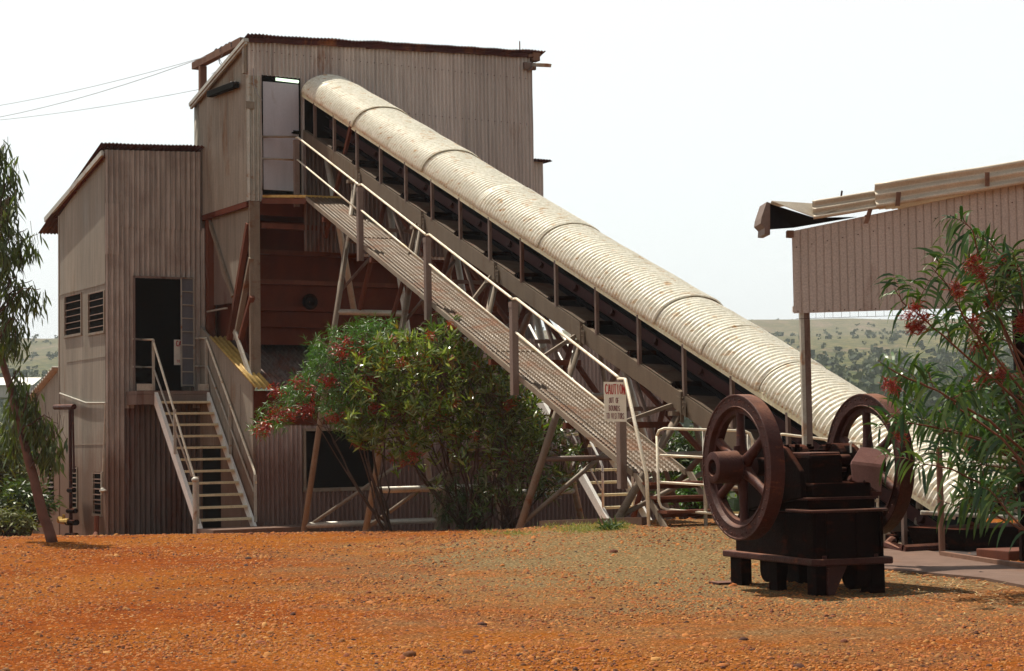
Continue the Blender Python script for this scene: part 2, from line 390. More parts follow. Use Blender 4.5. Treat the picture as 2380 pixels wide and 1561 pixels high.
    fc = mixc(nt, ramp(nt, f1, [(.38, 0.0), (.62, 1.0)]), (.075, .09, .03), (.16, .14, .055))
    fc = mixc(nt, ramp(nt, f2, [(.53, 0.0), (.64, .9)]), fc, (.24, .13, .12))
    fc = mixc(nt, ramp(nt, f3, [(.40, 0.0), (.54, .9)]), fc, (.032, .052, .018))
    sz_ = nd(nt, 'ShaderNodeSeparateXYZ'); nt.links.new(pos, sz_.inputs[0])
    hm_ = nd(nt, 'ShaderNodeMapRange'); hm_.inputs[1].default_value = 14; hm_.inputs[2].default_value = 48; nt.links.new(sz_.outputs[2], hm_.inputs[0])
    hx = nd(nt, 'ShaderNodeMath', operation='MULTIPLY'); nt.links.new(hm_.outputs[0], hx.inputs[0]); nt.links.new(ramp(nt, f2, [(.3, .15), (.6, .65)]), hx.inputs[1])
    fc = mixc(nt, hx.outputs[0], fc, (.20, .165, .12))       # bare stony upper slopes
    ln = nd(nt, 'ShaderNodeVectorMath', operation='LENGTH'); nt.links.new(pos, ln.inputs[0])
    mr = nd(nt, 'ShaderNodeMapRange'); mr.inputs[1].default_value = 38; mr.inputs[2].default_value = 52; nt.links.new(ln.outputs[1], mr.inputs[0])
    c = mixc(nt, mr.outputs[0], c, fc)
    nt.links.new(c, b.inputs['Base Color']); b.inputs['Roughness'].default_value = .95
    b.inputs['Specular IOR Level'].default_value = .03
    hm = nd(nt, 'ShaderNodeMath', operation='ADD'); nt.links.new(n2, hm.inputs[0]); nt.links.new(n3, hm.inputs[1])
    bump(nt, b, hm.outputs[0], .9, .03)
    mb = MB(); mb.add(vs, fs); o = mb.build('ground', m, smooth=True); tag(o, kind='structure')
build_ground()
def stones(n=76000):
    import numpy as np
    rg = np.random.default_rng(5)
    y = 9.6 * (3.2 ** (rg.random(n*2)**1.05)); x = rg.uniform(-.31, .31, n*2)*y
    dens = np.array([mn.noise(V((a*.5, b*.3, 2)))*.8 + .4*mn.noise(V((a*2.2, b*1.5, 9))) for a, b in zip(x, y)])
    k = dens > rg.uniform(-1.0, .45, n*2); x, y = x[k][:n], y[k][:n]; n = len(x)
    z = np.array([gz(a, b) for a, b in zip(x, y)])
    r = .005 + .010*rg.random(n)**3 + np.where(rg.random(n) < .007, .024*rg.random(n), 0)
    r = r*(1+.035*(y-10)); fl = rg.uniform(.35, .95, n); el = rg.uniform(.65, 1.35, n); a0 = rg.random(n)*6.28
    vs = np.zeros((n, 13, 3), dtype=np.float32)
    for j, (rr, h) in enumerate(((1., -.15), (.8, .62))):
        for i in range(6):
            t = a0 + 2*np.pi*i/6; q = r*rr*rg.uniform(.72, 1.22, n)
            vs[:, j*6+i, 0] = x+np.cos(t)*q*el; vs[:, j*6+i, 1] = y+np.sin(t)*q/el; vs[:, j*6+i, 2] = z+r*h*fl*rg.uniform(.8, 1.2, n)
    vs[:, 12, 0] = x; vs[:, 12, 1] = y; vs[:, 12, 2] = z + r*fl
    quad = np.array([[i, (i+1) % 6, 6+(i+1) % 6, 6+i] for i in range(6)]).ravel(); tri = np.array([[6+i, 6+(i+1) % 6, 12] for i in range(6)]).ravel()
    one = np.concatenate([quad, tri]); loops = (one[None, :] + (np.arange(n)*13)[:, None]).ravel().astype(np.int32)
    tot1 = np.array([4]*6+[3]*6); tot = np.tile(tot1, n).astype(np.int32); st = np.concatenate([[0], np.cumsum(tot)[:-1]]).astype(np.int32)
    me = bpy.data.meshes.new('gravel'); me.vertices.add(n*13); me.loops.add(len(loops)); me.polygons.add(len(tot))
    me.vertices.foreach_set('co', vs.ravel()); me.loops.foreach_set('vertex_index', loops); me.polygons.foreach_set('loop_start', st); me.update(calc_edges=True); me.validate()
    me.materials.append(leafmat('loose_stones', [(.02, .008, .005), (.16, .038, .009), (.30, .08, .012), (.44, .16, .028), (.26, .06, .010), (.40, .16, .03), (.09, .025, .009), (.46, .22, .06), (.34, .10, .016), (.38, .13, .02)], .9, 0))
    o = bpy.data.objects.new('gravel', me); COL.objects.link(o)
    tag(o, 'scattered reddish stones and pebbles over the dirt yard', 'gravel', kind='stuff')
stones()
# ================================================================== tall conveyor-head building
def FP(px, py, n):  u, z = Fr(px, py, n); return W(u, n, z)
def SP(px, py, u):  n, z = Sd(px, py, u); return W(u, n, z)
tall = thing('mill_building', 'tallest grey corrugated iron building that the covered conveyor runs up into', 'building', W(3, -2, 0))
zt = lambda u: 8.93 + .048*u
fw = MB()
sgs = [(0.0, .28, 5.89, zt), (.28, 1.08, 8.30, zt), (1.08, 1.16, 5.9, zt), (1.16, 2.3, 8.0, zt), (2.3, 6.34, 4.9, zt)]
for i, (a, b, z0, z1) in enumerate(sgs):
    q = a                                            # separate sheets, each lapped a little over its neighbour
    while q < b-.01:
        e_ = min(b, q+.792); lift = ru(0, .008)
        corr(fw, W(0, lift, 0), Uv, Nv, q, min(b, e_+.03), z0, z1, .088, .026, rows=6, dents=.008, seed=q*3); q = e_
fw.build('front_wall', M['clad'], tall, smooth=True)
f2 = MB()                                             # brighter corner strips beside the door, lapped over the wall
corr(f2, W(0, .02, 0), Uv, Nv, -.03, .26, 5.87, 8.27, .088, .026, rows=4, seed=4)
f2.build('corner_strip', M['gal'], tall, smooth=True)
f3 = MB(); f3.box(-.06, .12, .045, .055, 7.62, 7.76); f3.build('patch_plate', M['tan'], tall)
f3 = MB(); f3.box(-.09, -.03, -.05, .04, 8.3, 8.96); f3.build('corner_plate', M['tan'], tall)
f3 = MB(); corr(f3, W(0, .045, 0), Uv, Nv, 1.13, 4.6, 4.95, lambda u: 7.0-.1*(u-1.1), .088, .026, rows=3, seed=6); f3.build('stained_lower_sheet', M['clad3'], tall, smooth=True)
sw = MB()
corr(sw, W(0, 0, 0), -Nv, -Uv, 0.0, 2.60, lambda a: 5.87, lambda a: 8.93 - .275*a, .076, .006, rows=4, seed=2)
sw.box(-.02, .03, -2.78, -2.58, 5.2, 8.22)
sw.build('side_wall', M['clad4'], tall, smooth=True)
sc = MB()
for zz in (5.2, 6.5, 7.8, 8.75):
    for k in range(42):
        u_ = .09+k*.152
        if (zz < 8.4 and u_ < 2.4) or u_ > 6.3: continue
        sc.tube(W(u_, .02, zz), W(u_, .035, zz), .009, seg=5)
sc.build('fixing_screws', M['rust'], tall)
bk = MB()                                             # hidden back and right walls
bk.box(0.05, 6.3, -2.74, -2.70, 3, 8.15); bk.box(6.28, 6.33, -2.7, -.03, 3, 8.25)
bk.build('back_wall', M['clad2'], tall)
fl = MB(); fl.box(.05, 6.27, -2.69, -.06, 5.84, 5.92); fl.build('floor', M['bin'], tall)
rf = MB()
dn = (-Nv*3.05 - Zv*.275*3.05); L = dn.length; dn.normalize(); e = (Uv + Zv*.048).normalized(); NN = e.cross(dn).normalized()
if NN.z < 0: NN = -NN
sheet(rf, W(-.06, .16, 9.02), e, 6.65, dn, L, NN, .076, .014, rows=2, wav=.03)
rfo = rf.build('roof', M['roofrim'], tall, smooth=True, solid=.012)
fa = MB()
for k in range(0, 13):
    a0 = -.02 + k*.5; a1 = a0+.5
    fa.bar(W(a0, .06, 8.945+.048*a0+ru(-.012, .012)), W(a1, .06, 8.945+.048*a1+ru(-.012, .012)), .03, .085)
fa.build('fascia', M['roofrim'], tall)
bg = MB()
p0, p1 = SP(572, 93, -.08), SP(444, 245, -.08)
bg.bar(p0, p1, .10, .07); bg.bar(p0 + V((0, 0, -.06)), p1 + V((0, 0, -.06)), .05, .05)
bg.build('bargeboard', M['gal'], tall)
ho = MB(); ho.box(6.30, 6.46, -.05, .13, 9.13, 9.30); ho.tube(W(6.05, 0, 9.2), W(6.05, 0, 9.53), .012)
ho.bar(W(6.2, .05, 9.22), W(6.5, .05, 9.27), .12, .06)
ho.build('eave_bracket', M['timber'], tall)
# door
dr = MB(); dr.box(.31, 1.055, -.03, .005, 6.10, 8.18)
d_o = dr.build('door', M['door'], tall, bevel=.006)
hn = MB(); hn.tube(W(.96, .01, 7.24), W(.96, .06, 7.24), .02); hn.bar(W(.88, .06, 7.22), W(1.02, .06, 7.25), .02, .025); hn.box(.93, 1.05, .006, .02, 7.21, 7.28)
hn.build('handle', M['black'], d_o)
fr = MB(); fr.box(.275, .305, -.04, .02, 6.08, 8.30); fr.box(1.06, 1.085, -.04, .02, 6.08, 8.3); fr.box(.305, 1.06, -.04, -.01, 8.185, 8.28)
fr.build('door_frame', M['black'], tall)
tl = MB(); tl.tube(W(.58, -.0, 8.245), W(1.05, -.0, 8.235), .03); tl.build('glowing_strip', M['glowstrip'], tall)  # greenish-white strip over the door that glows by its own emission
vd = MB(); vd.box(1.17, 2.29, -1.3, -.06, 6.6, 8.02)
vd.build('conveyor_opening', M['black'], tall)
cb = MB(); cb.pipe([W(.10, .05, 8.4), W(.10, .06, 8.1), W(.18, .06, 7.9), W(.27, .06, 7.8)], .008); cb.build('cable', M['wire'], tall)
# small extension at the right
ex = MB(); corr(ex, W(0, -.25, 0), Uv, Nv, 6.34, 6.72, 5.4, 7.08, seed=5)
ex.box(6.34, 6.70, -1.5, -.3, 5.4, 7.05)
ex.build('side_annex', M['clad'], tall, smooth=True)
ex = MB(); sheet(ex, W(6.3, -.1, 7.10), Uv, .56, -Nv, 1.5, Zv, .07, .018); ex.build('annex_roof', M['roofrim'], tall, solid=.01)
# posts, hopper and bin under the head floor
ps = MB(); ps.box(.02, .08, -.04, .02, 2.45, 5.86); ps.box(.08, .22, -.10, .03, 2.45, 5.86)
ps.build('post', M['tan'], tall)
ps = MB(); ps.box(.02, .16, -2.3, -2.15, 3.2, 5.86); ps.build('post', M['red'], tall)
bm = MB(); bm.box(.25, 2.6, -.06, .04, 5.36, 5.46); bm.build('beam', M['red'], tall)
bm = MB(); bm.box(.25, 6.2, -.16, -.07, 5.62, 5.84); bm.box(-.02, .04, -2.5, -.04, 5.76, 5.86); bm.build('beam', M['bin'], tall)
hp = MB()
A, B, C, D = SP(485, 500, .10), SP(577, 472, .10), SP(577, 560, .10), SP(541, 695, .10)
hp.prism([A, B, C, D, SP(516, 640, .10)], Uv*.05); hp.build('hopper_plate', M['clad4'], tall)
hp = MB(); hp.prism([SP(483, 506, .14), SP(516, 600, .14), SP(541, 692, .14), SP(541, 705, .14), SP(483, 712, .14)], Uv*.04)
hp.build('hopper_plate', M['post'], tall)
rb = MB(); rb.bar(SP(483, 505, .06), SP(541, 690, .06), .05, .07); rb.build('hopper_rib', M['tan'], tall)
for (q0, q1, w, mt) in (((578, 520, ), (533, 790), .09, 'red'), ((584, 600), (548, 790), .06, 'tan'), ((586, 690), (556, 800), .07, 'red')):
    rb = MB(); rb.bar(SP(*q0, .04), SP(*q1, .04), .10, w, Nv); rb.build('diagonal_brace', M[mt], tall)
rb = MB(); rb.bar(SP(545, 770, -.01), SP(583, 880, -.01), .05, .09, Nv); rb.build('diagonal_brace', M['gal'], tall)
rb = MB(); rb.box(.0, .05, -2.2, -1.2, 3.9, 3.93); rb.build('ledge', M['gal'], tall)
bn = MB(); bn.box(.32, 6.2, -1.0, -.9, 3.2, 5.62); bn.box(.30, .36, -2.4, -.9, 2.9, 5.7); bn.build('bin_wall', M['bin'], tall)
for zr in (5.0, 4.42, 3.9, 3.58):
    rb = MB(); rb.box(.34, 6.2, -.90, -.80, zr-.04, zr+.05); rb.build('bin_rib', M['bin' if zr < 4 else 'red'], tall)
ln = MB(); ln.lathe(W(1.62, -.84, 4.05), Nv, [(0, .02), (.02, .16), (.05, .16), (.06, .10), (.03, .02)], 20); ln.build('inspection_port', M['dark'], tall)
# floodlight on the right corner
fl = thing('floodlight', 'small grey floodlight bracketed to the top right corner of the tall building', 'light fixture', W(6.3, .05, 8.98))
g = MB(); g.box(6.1, 6.38, .02, .10, 8.94, 9.08); g.tube(W(6.2, .05, 8.9), W(6.3, .2, 9.0), .02); g.build('bracket', M['post'], fl)
g = MB(); a = W(6.25, .12, 9.0); g.boxv(a, Uv*.36+Zv*.02, Nv*.2-Zv*.05, Zv*.07+Nv*.03); g.build('lamp_housing', M['gal'], fl, bevel=.01)
# loft beam with insulators
lb = thing('cable_beam', 'rusty timber cable beam with insulators sticking out past the tall roof peak', 'beam', W(0, -1.3, 8.9))
g = MB(); g.bar(SP(566, 96, 0.0), SP(453, 155, 0.0), .14, .14); g.build('beam', M['timber'], lb)
g = MB(); g.bar(SP(471, 155, 0.0), SP(471, 214, 0.0), .14, .10, Nv); g.build('post', M['timber'], lb)
for k, (x, y) in enumerate([(503, 121), (515, 116), (526, 110), (534, 106), (541, 105)]):
    p = SP(x, y, ru(-.1, .1)); g = MB(); g.lathe(p, Zv, [(-.06, .015), (-.03, .045), (0, .03), (.02, .05), (.05, .03), (.07, .008)], 10)
    g.build('insulator', M['ceram'], lb)
g = MB()
for k in range(5):
    p = SP(500+k*9, 124-k*5, 0); g.pipe([p, p+V((ru(-.2, .2), 0, -.25)), p+V((ru(-.3, .3), 0, -.5)), p+V((ru(0, .4), 0, ru(-.8, -.4)))], .006, 5)
g.build('loose_wire', M['wire'], lb)
ct = thing('cable_trough', 'black box with cable ends fixed high on the side wall of the tall building', 'cable box', SP(518, 208, -.05))
g = MB(); g.bar(SP(487, 220, -.10), SP(549, 197, -.10), .12, .12); g.build('box', M['black'], ct, bevel=.01)
for x, y in ((490, 216), (500, 212), (538, 194), (547, 193)):
    g = MB(); g.ball(SP(x, y, -.12), .035); g.build('cable_end', M['ceram'], ct)
def cable(p, q, sag, label, r=.008, group='overhead cables running left from the tall building'):
    g = MB(); pts = []
    for i in range(25):
        t = i/24; pts.append(p.lerp(q, t) - Zv*sag*4*t*(1-t))
    g.pipe(pts, r, 5); tag(g.build('overhead_cable', M['wire'], origin=p), label, 'cable', group)
cable(SP(505, 122, 0), hitY(-600, 268, 60), 1.0, 'upper of the overhead cables meeting the insulator beam on the tall roof', .007)
cable(SP(500, 126, .02), hitY(-600, 262, 61), .7, 'second overhead cable running just under the uppermost one to the insulator beam', .006)
cable(SP(466, 208, 0), hitY(-600, 276, 58), .5, 'lowest of the overhead cables reaching the left edge of the tall building', .0055)

# ================================================================== left (control) building
U0 = -2.01; NB = -2.37
lefth = thing('control_building', 'narrow two storey corrugated building with an open black doorway at the top of white stairs', 'building', W(-1, -4, 0))
ztL = lambda u: 7.05 + .045*(u-U0)
g = MB()
segs = [(U0, -1.44, 3.9, 5.95, 3), (-1.44, -.22, 4.56, 5.95, 3), (-.22, -.02, 3.9, 5.95, 3), (U0+.02, -.02, 5.93, ztL, 6), ]
corr(g, W(0, NB, 0), Uv, Nv, U0, -.02, 5.55, ztL, .105, .030, rows=4, seed=11)
corr(g, W(0, NB-.02, 0), Uv, Nv, U0+.1, .1, 4.56, 5.6, .105, .030, rows=3, seed=12)
corr(g, W(0, NB+.015, 0), Uv, Nv, U0, -1.72, 5.0, 6.0, .105, .030, rows=3, seed=13)
corr(g, W(0, NB-.02, 0), Uv, Nv, U0+.08, -1.44, 2.0, 4.6, .105, .030, rows=3, seed=14)
corr(g, W(0, NB-.02, 0), Uv, Nv, -.22, .14, 2.0, 4.6, .105, .030, rows=3, seed=15)
g.build('front_wall', M['clad2'], lefth, smooth=True)
g = MB(); corr(g, W(0, NB-.03, 0), Uv, Nv, U0+.08, .14, -.9, 2.33, .105, .030, rows=3, seed=16)
g.build('lower_front_wall', M['clad3'], lefth, smooth=True)  # darker iron below the landing, the shade there put into its colour
g = MB(); corr(g, W(0, NB, 0), Uv, Nv, U0, U0+.38, -.9, 5.1, .105, .028, rows=4, seed=17); g.build('corner_sheet', M['clad2'], lefth, smooth=True)
# side wall with window openings
def wallholes(mb, u, n0, n1, zb, ztf, holes, th=.05):
    xs = sorted({n0, n1, *[h[0] for h in holes], *[h[1] for h in holes]})
    for i in range(len(xs)-1):
        a, b = xs[i], xs[i+1]; mid = (a+b)/2
        zs = [(zb, None)]; hs = sorted([h for h in holes if h[0] < mid < h[1]], key=lambda h: h[2]); z = zb
        for h in hs:
            mb.box(u, u+th, a, b, z, h[2]); z = h[3]
        mb.prism([W(u, a, z), W(u, b, z), W(u, b, ztf(b)), W(u, a, ztf(a))], Uv*th)
upw = [Sd(151, 690, U0)+Sd(190, 774, U0), Sd(206, 684, U0)+Sd(243, 769, U0)]
low = [Sd(166, 1085, U0)+Sd(180, 1180, U0), Sd(217, 1098, U0)+Sd(237, 1196, U0)]
holes = [(min(h[0], h[2]), max(h[0], h[2]), min(h[1], h[3]), max(h[1], h[3])) for h in upw+low]
zside = lambda n: 7.03 + (n-NB)*.305
g = MB(); wallholes(g, U0, -5.45, NB-.01, -.95, zside, holes)
g.box(U0-.012, U0, -5.46, NB-.02, 4.42, 4.45)
for zz in (3.0, 1.3): g.box(U0-.008, U0, -4.9, NB-.02, zz, zz+.02)
g.box(U0-.012, U0, -5.46, -5.40, -.9, 6.1)
g.build('side_wall', M['clad4'], lefth)
for h in holes:
    g = MB(); g.box(U0+.02, U0+.05, h[0], h[1], h[2], h[3]); w = g.build('window', M['black'], lefth)
    g = MB(); g.box(U0-.03, U0+.02, h[0]-.03, h[1]+.03, h[2]-.05, h[2]); g.box(U0-.02, U0+.02, h[0]-.02, h[0]+.02, h[2], h[3]); g.box(U0-.02, U0+.02, h[1]-.02, h[1]+.02, h[2], h[3])
    g.build('sill', M['tan'], w)
    nl = 6 if h[2] > 2 else 8
    for k in range(nl):
        z = h[2] + (h[3]-h[2])*(k+.7)/nl; g = MB(); g.boxv(W(U0-.015, h[0]+.02, z+ru(-.02, .02)), Nv*(h[1]-h[0]-.04), Uv*.045+Zv*.02, Zv*.012)
        g.build('louvre', M['louv'], w)
g = MB(); g.box(U0+.06, .1, -5.5, -5.45, -.9, 6.1); g.box(.02, .07, -5.45, NB-.1, -.9, 7); g.box(U0+.06, -.0, -5.4, NB-.1, 2.2, 2.32)
g.build('back_wall', M['clad2'], lefth)
g = MB(); g.box(U0+.3, -.03, -3.6, -3.55, 2.33, 4.9); g.build('dark_interior', M['black'], lefth)
g = MB(); dn = (-Nv*4.3 - Zv*.305*4.3); L = dn.length; dn.normalize(); e = (Uv+Zv*.045).normalized(); NN = e.cross(dn).normalized(); NN = NN if NN.z > 0 else -NN
sheet(g, W(U0-.12, NB+.12, 7.15), e, 2.12, dn, L, NN, .076, .014, rows=2, wav=.02); g.build('roof', M['roofrim'], lefth, smooth=True, solid=.012)
g = MB(); g.bar(SP(238, 356, U0-.10), SP(105, 512, U0-.10), .05, .10); g.build('bargeboard', M['gal'], lefth)
g = MB(); g.bar(SP(240, 362, U0-.03), SP(112, 513, U0-.03), .10, .10)
for k in range(5):
    t = .12+k*.2; p = SP(238, 372, U0-.02).lerp(SP(115, 520, U0-.02), t); g.boxv(p, Uv*.3, Nv*.08, Zv*.09)
g.build('eave_rafters', M['bin'], lefth)
# doorway frame and door leaf
g = MB(); g.box(-1.46, -1.42, NB-.02, NB+.03, 2.33, 4.6); g.box(-.26, -.22, NB-.02, NB+.03, 2.33, 4.6); g.box(-1.46, -.22, NB-.02, NB+.03, 4.56, 4.6)
g.build('door_frame', M['post'], lefth)
dl = MB(); a = W(-.25, NB+.02, 2.40); dd = (-Uv*.75+Nv*.66)*.36 - Uv*0; dl.boxv(W(-.23, NB+.03, 2.42), -Uv*.30+Nv*.10, Nv*.03+Uv*.01, Zv*2.15)
dl_o = dl.build('door', M['leafd'], lefth)
g = MB()
for k in range(9):
    z = 2.44+k*.265; g.boxv(W(-.22, NB+.065, z), -Uv*.31+Nv*.10, Nv*.03, Zv*.02)
g.boxv(W(-.225, NB+.06, 2.42), -Uv*.02, Nv*.03, Zv*2.15); g.boxv(W(-.515, NB+.155, 2.42), -Uv*.02, Nv*.03, Zv*2.15)
g.build('door_rib', M['gal'], dl_o)
g = MB(); g.box(-1.60, -.10, NB-.0, -1.76, 2.26, 2.325); g.box(-1.60, -.10, -1.82, -1.765, 2.06, 2.255); g.box(-1.60, -1.55, NB+.03, -1.83, 2.06, 2.255); g.build('landing', M['post'], lefth)
for a_, b_ in ((-1.58, -1.26), (-.34, -.12)):
    g = MB(); g.box(a_, b_, -1.80, -1.775, 2.33, 2.46); g.build('kick_plate', M['gal'], lefth)
# pipe on side wall
g = MB(); g.pipe([SP(139, 915, U0-.03), SP(200, 937, U0-.03), SP(245, 937, U0-.03), SP(240, 1080, U0-.03), SP(236, 1130, U0-.03)], .018); g.build('conduit', M['gal'], lefth)

# lean-to behind the control building
ll = thing('lean_to_shed', 'low lean-to with a sloping iron roof behind the left end of the control building', 'lean-to', W(-1.5, -7, -.6))
zl = lambda n: 2.88 + (n+5.45)*.30
g = MB(); hh = Sd(109, 1078, U0)+Sd(124, 1164, U0); hh = (min(hh[0], hh[2]), max(hh[0], hh[2]), min(hh[1], hh[3]), max(hh[1], hh[3]))
wallholes(g, U0+.01, -7.4, -5.46, -1.2, zl, [hh]); g.build('side_wall', M['clad4'], ll)
g = MB(); g.box(U0+.03, U0+.06, hh[0], hh[1], hh[2], hh[3]); w = g.build('window', M['black'], ll)
for k in range(8):
    z = hh[2] + (hh[3]-hh[2])*(k+.7)/8; g = MB(); g.boxv(W(U0-.01, hh[0]+.02, z), Nv*(hh[1]-hh[0]-.04), Uv*.08+Zv*.06, Zv*.012); g.build('louvre', M['post'], w)
g = MB(); g.box(U0-.02, U0+.02, hh[0]-.04, hh[1]+.04, hh[2]-.06, hh[2]); g.build('sill', M['tan'], w)
g = MB(); dn = (-Nv - Zv*.30).normalized(); sheet(g, W(U0-.12, -5.5, 2.92), dn, 2.35, Uv, 2.4, Zv, .16, .03, wav=.02); g.build('roof', M['gal'], ll, smooth=True, solid=.01)
g = MB(); g.box(U0+.1, .2, -7.4, -7.3, -1.2, 2.2); g.build('back_wall', M['clad2'], ll)
fh = thing('distant_shed', 'tiny white roofed shed far off beyond the eucalypt trunk', 'shed', hitY(30, 925, 120))
g = MB(); p = hitY(-30, 925, 120); g.boxv(p, V((2.9, 0, 0)), V((0, 4, 0)), V((0, 0, .8))); g.build('wall', M['clad'], fh)
g = MB(); g.prism([p+V((-.2, -.2, .8)), p+V((3.1, -.2, .75)), p+V((3.1, 2, 1.3)), p+V((-.2, 2, 1.35))], V((0, 0, .06))); g.build('roof', M['white'], fh)

# ================================================================== standpipe
sp = thing('standpipe', 'rusty brown standpipe with brass valves at the left wall of the control building', 'standpipe', SP(165, 1250, U0-.25))
US = U0-.3
g = MB(); g.tube(SP(163, 945, US), SP(165, 1255, US), .035); g.tube(SP(169, 945, US), SP(172, 1100, US), .02)
g.tube(SP(128, 947, US), SP(172, 946, US), .055); g.build('pipe', M['rust'], sp)
for (x0, y0, x1, y1, r) in ((158, 1188, 176, 1188, .05), (156, 1215, 178, 1215, .06), (155, 1245, 178, 1245, .05), (160, 1140, 172, 1140, .05)):
    g = MB(); g.tube(SP(x0, y0, US), SP(x1, y1, US), r); g.build('coupling', M['dark'], sp)
g = MB(); g.tube(SP(142, 1212, US), SP(162, 1213, US), .05, .07); g.tube(SP(138, 1212, US), SP(140, 1206, US), .06); g.tube(SP(148, 1208, US), SP(148, 1196, US), .03)
g.build('valve', M['yel'], sp)
g = MB(); g.pipe([SP(178, 1250, US), SP(140, 1256, US), SP(122, 1250, US)], .03); g.ball(SP(142, 1250, US), .06); g.build('outlet', M['yel'], sp)
hs = MB(); hs.pipe([SP(225, 1200, U0-.1), SP(224, 1240, U0-.12), SP(214, 1258, U0-.35), SP(205, 1264, U0-.6)], .05)
tag(hs.build('bent_drain_pipe', M['red'], origin=SP(225, 1258, U0-.1)), 'short rusty pipe bending into the ground beside the standpipe', 'drain pipe')
tp = MB(); tp.tube(SP(236, 1098, U0-.06), SP(236, 1150, U0-.06), .02); tp.ball(SP(238, 1140, U0-.08), .05); tp.tube(SP(233, 1142, U0-.1), SP(246, 1140, U0-.1), .02)
tag(tp.build('wall_tap', M['gal'], origin=SP(236, 1150, U0-.06)), 'small grey tap hanging over the right lower louvred window', 'tap')

# ================================================================== lower building under the mill
lw = thing('lower_building', 'low corrugated building with a dark window, behind the big bush and the trestles', 'building', W(3, -1, -.4))
UL = -.06; NF = .35
def roofz(n): return 2.30 + (0.62-n)*.468
g = MB()
wn = (.98, 2.42, .42, 1.5)
for (a, b, z0, z1) in ((UL, wn[0], -.8, 2.25), (wn[0], wn[1], -.8, wn[2]), (wn[0], wn[1], wn[3], 2.25), (wn[1], 3.2, -.8, 2.25), (3.2, 4.0, -.8, 2.25), (4.0, 9.2, -.8, 2.25)):
    corr(g, W(0, NF, 0), Uv, Nv, a, b, z0, z1, .095, .027, rows=3, seed=21)
g.build('front_wall', M['cladp'], lw, smooth=True)
g = MB(); g.box(UL-.01, 9.2, NF+.012, NF+.03, 1.62, 2.26); g.build('wall_band', M['bin'], lw)
g = MB(); wallholes(g, UL-.03, -2.35, NF+.01, -.8, lambda n: roofz(n)-.06, [(-2.3, -1.25, -.7, 1.25)]); g.box(UL-.035, UL-.03, -.25, -.2, -.8, 2.4)
g.box(UL-.036, UL-.03, -1.2, NF, .95, .97)
g.build('side_wall', M['clad4'], lw)
g = MB(); g.box(UL, UL+.05, -2.35, -1.1, -.8, 1.4); g.build('doorway', M['black'], lw)
g = MB(); g.box(wn[0], wn[1], NF-.06, NF-.03, wn[2], wn[3]); w = g.build('window', M['black'], lw)
g = MB(); g.box(wn[0]-.06, wn[1]+.06, NF-.02, NF+.04, wn[2]-.07, wn[2]); g.box(wn[0]-.05, wn[0], NF-.02, NF+.03, wn[2], wn[3]+.05); g.box(wn[1], wn[1]+.05, NF-.02, NF+.03, wn[2], wn[3]+.05); g.box(wn[0], wn[1], NF-.02, NF+.03, wn[3], wn[3]+.05)
g.build('window_frame', M['tan'], w)
dn = (Nv - Zv*.468).normalized(); L = 2.30/ dn.dot(Nv)
NN = (Zv + Nv*.468).normalized()
g = MB(); sheet(g, W(UL+.24, -1.66, roofz(-1.66)), Uv, 6.3, dn, L, NN, .10, .022, rows=2, wav=.015); g.build('roof', M['clad3'], lw, smooth=True, solid=.01)
g = MB(); sheet(g, W(UL-.09, -1.66, roofz(-1.66)+.012), Uv, .36, dn, L, NN, .10, .022, rows=2); g.build('roof_edge', M['yel'], lw, smooth=True, solid=.012)
g = MB(); g.box(6.3, 9.2, -3, NF-.01, 2.2, 2.28); g.box(9.15, 9.2, -3, NF, -.8, 2.2); g.build('back_roof', M['clad3'], lw)
# taller pale annexe at the right with its dark doorway
an = thing('pale_annexe', 'paler corrugated annexe wall seen through the trestle legs right of the bush', 'building', W(7, -1.5, -.4))
UA0, UA1, NA = 4.0, 9.45, .45
g = MB()
for (a, b, z0, z1) in ((UA0, UA0+.12, -.8, 3.3), (UA0+.12, UA0+.95, 1.12, 3.3), (UA0+.95, UA1, -.8, 3.3)):
    corr(g, W(0, NA, 0), Uv, Nv, a, b, z0, (lambda a: 3.32-.0*a), .095, .027, rows=3, seed=31)
g.build('front_wall', M['cladp'], an, smooth=True)
g = MB(); g.box(UA0, UA1, -2.2, NA-.03, 3.22, 3.3); g.box(UA1-.05, UA1, -2.2, NA-.03, -.8, 3.2); g.box(UA0, UA0+.05, -2.2, NA-.03, -.8, 3.2); g.build('roof', M['roofrim'], an)
g = MB(); g.box(UA0+.1, UA0+.98, NA-.5, NA-.45, -.8, 1.15); g.build('doorway', M['black'], an)
# hillside bank sheets right of the doorway are plain ground

# ================================================================== stairs
def stair(name_label, uL, uR, n0, z0, nsteps, run, rise, tmat, group):
    root = thing('staircase', name_label, 'stairs', W((uL+uR)/2, n0+run*nsteps, z0-rise*nsteps), group)
    nb, zb = n0 + run*(nsteps+.35), z0 - rise*(nsteps+.35)
    for k, uu in enumerate((uL, uR)):
        g = MB(); g.prism([W(uu, n0, z0), W(uu, nb, zb), W(uu, nb-.20, zb), W(uu, n0-.02, z0-.24)], Uv*(.07 if k == 0 else -.05)); g.build('stringer', M['white'], root)
    for i in range(1, nsteps+1):
        g = MB(); n = n0 + run*(i-.5); z = z0 - rise*i + .02
        g.box(uL+.08, uR-.06, n-.10, n+.13, z-.045, z); g.build('tread', M[tmat], root, bevel=.006)
    return root, nb, zb
st1, nb1, zb1 = stair('taller white stairs going up to the open black doorway of the control building', -1.24, -.12, -1.78, 2.32, 12, .205, .220, 'tread', 'white steel staircases')
def pp(g, pts, r=.022): g.pipe(pts, r, 8)
uL, uR = -1.22, -.13
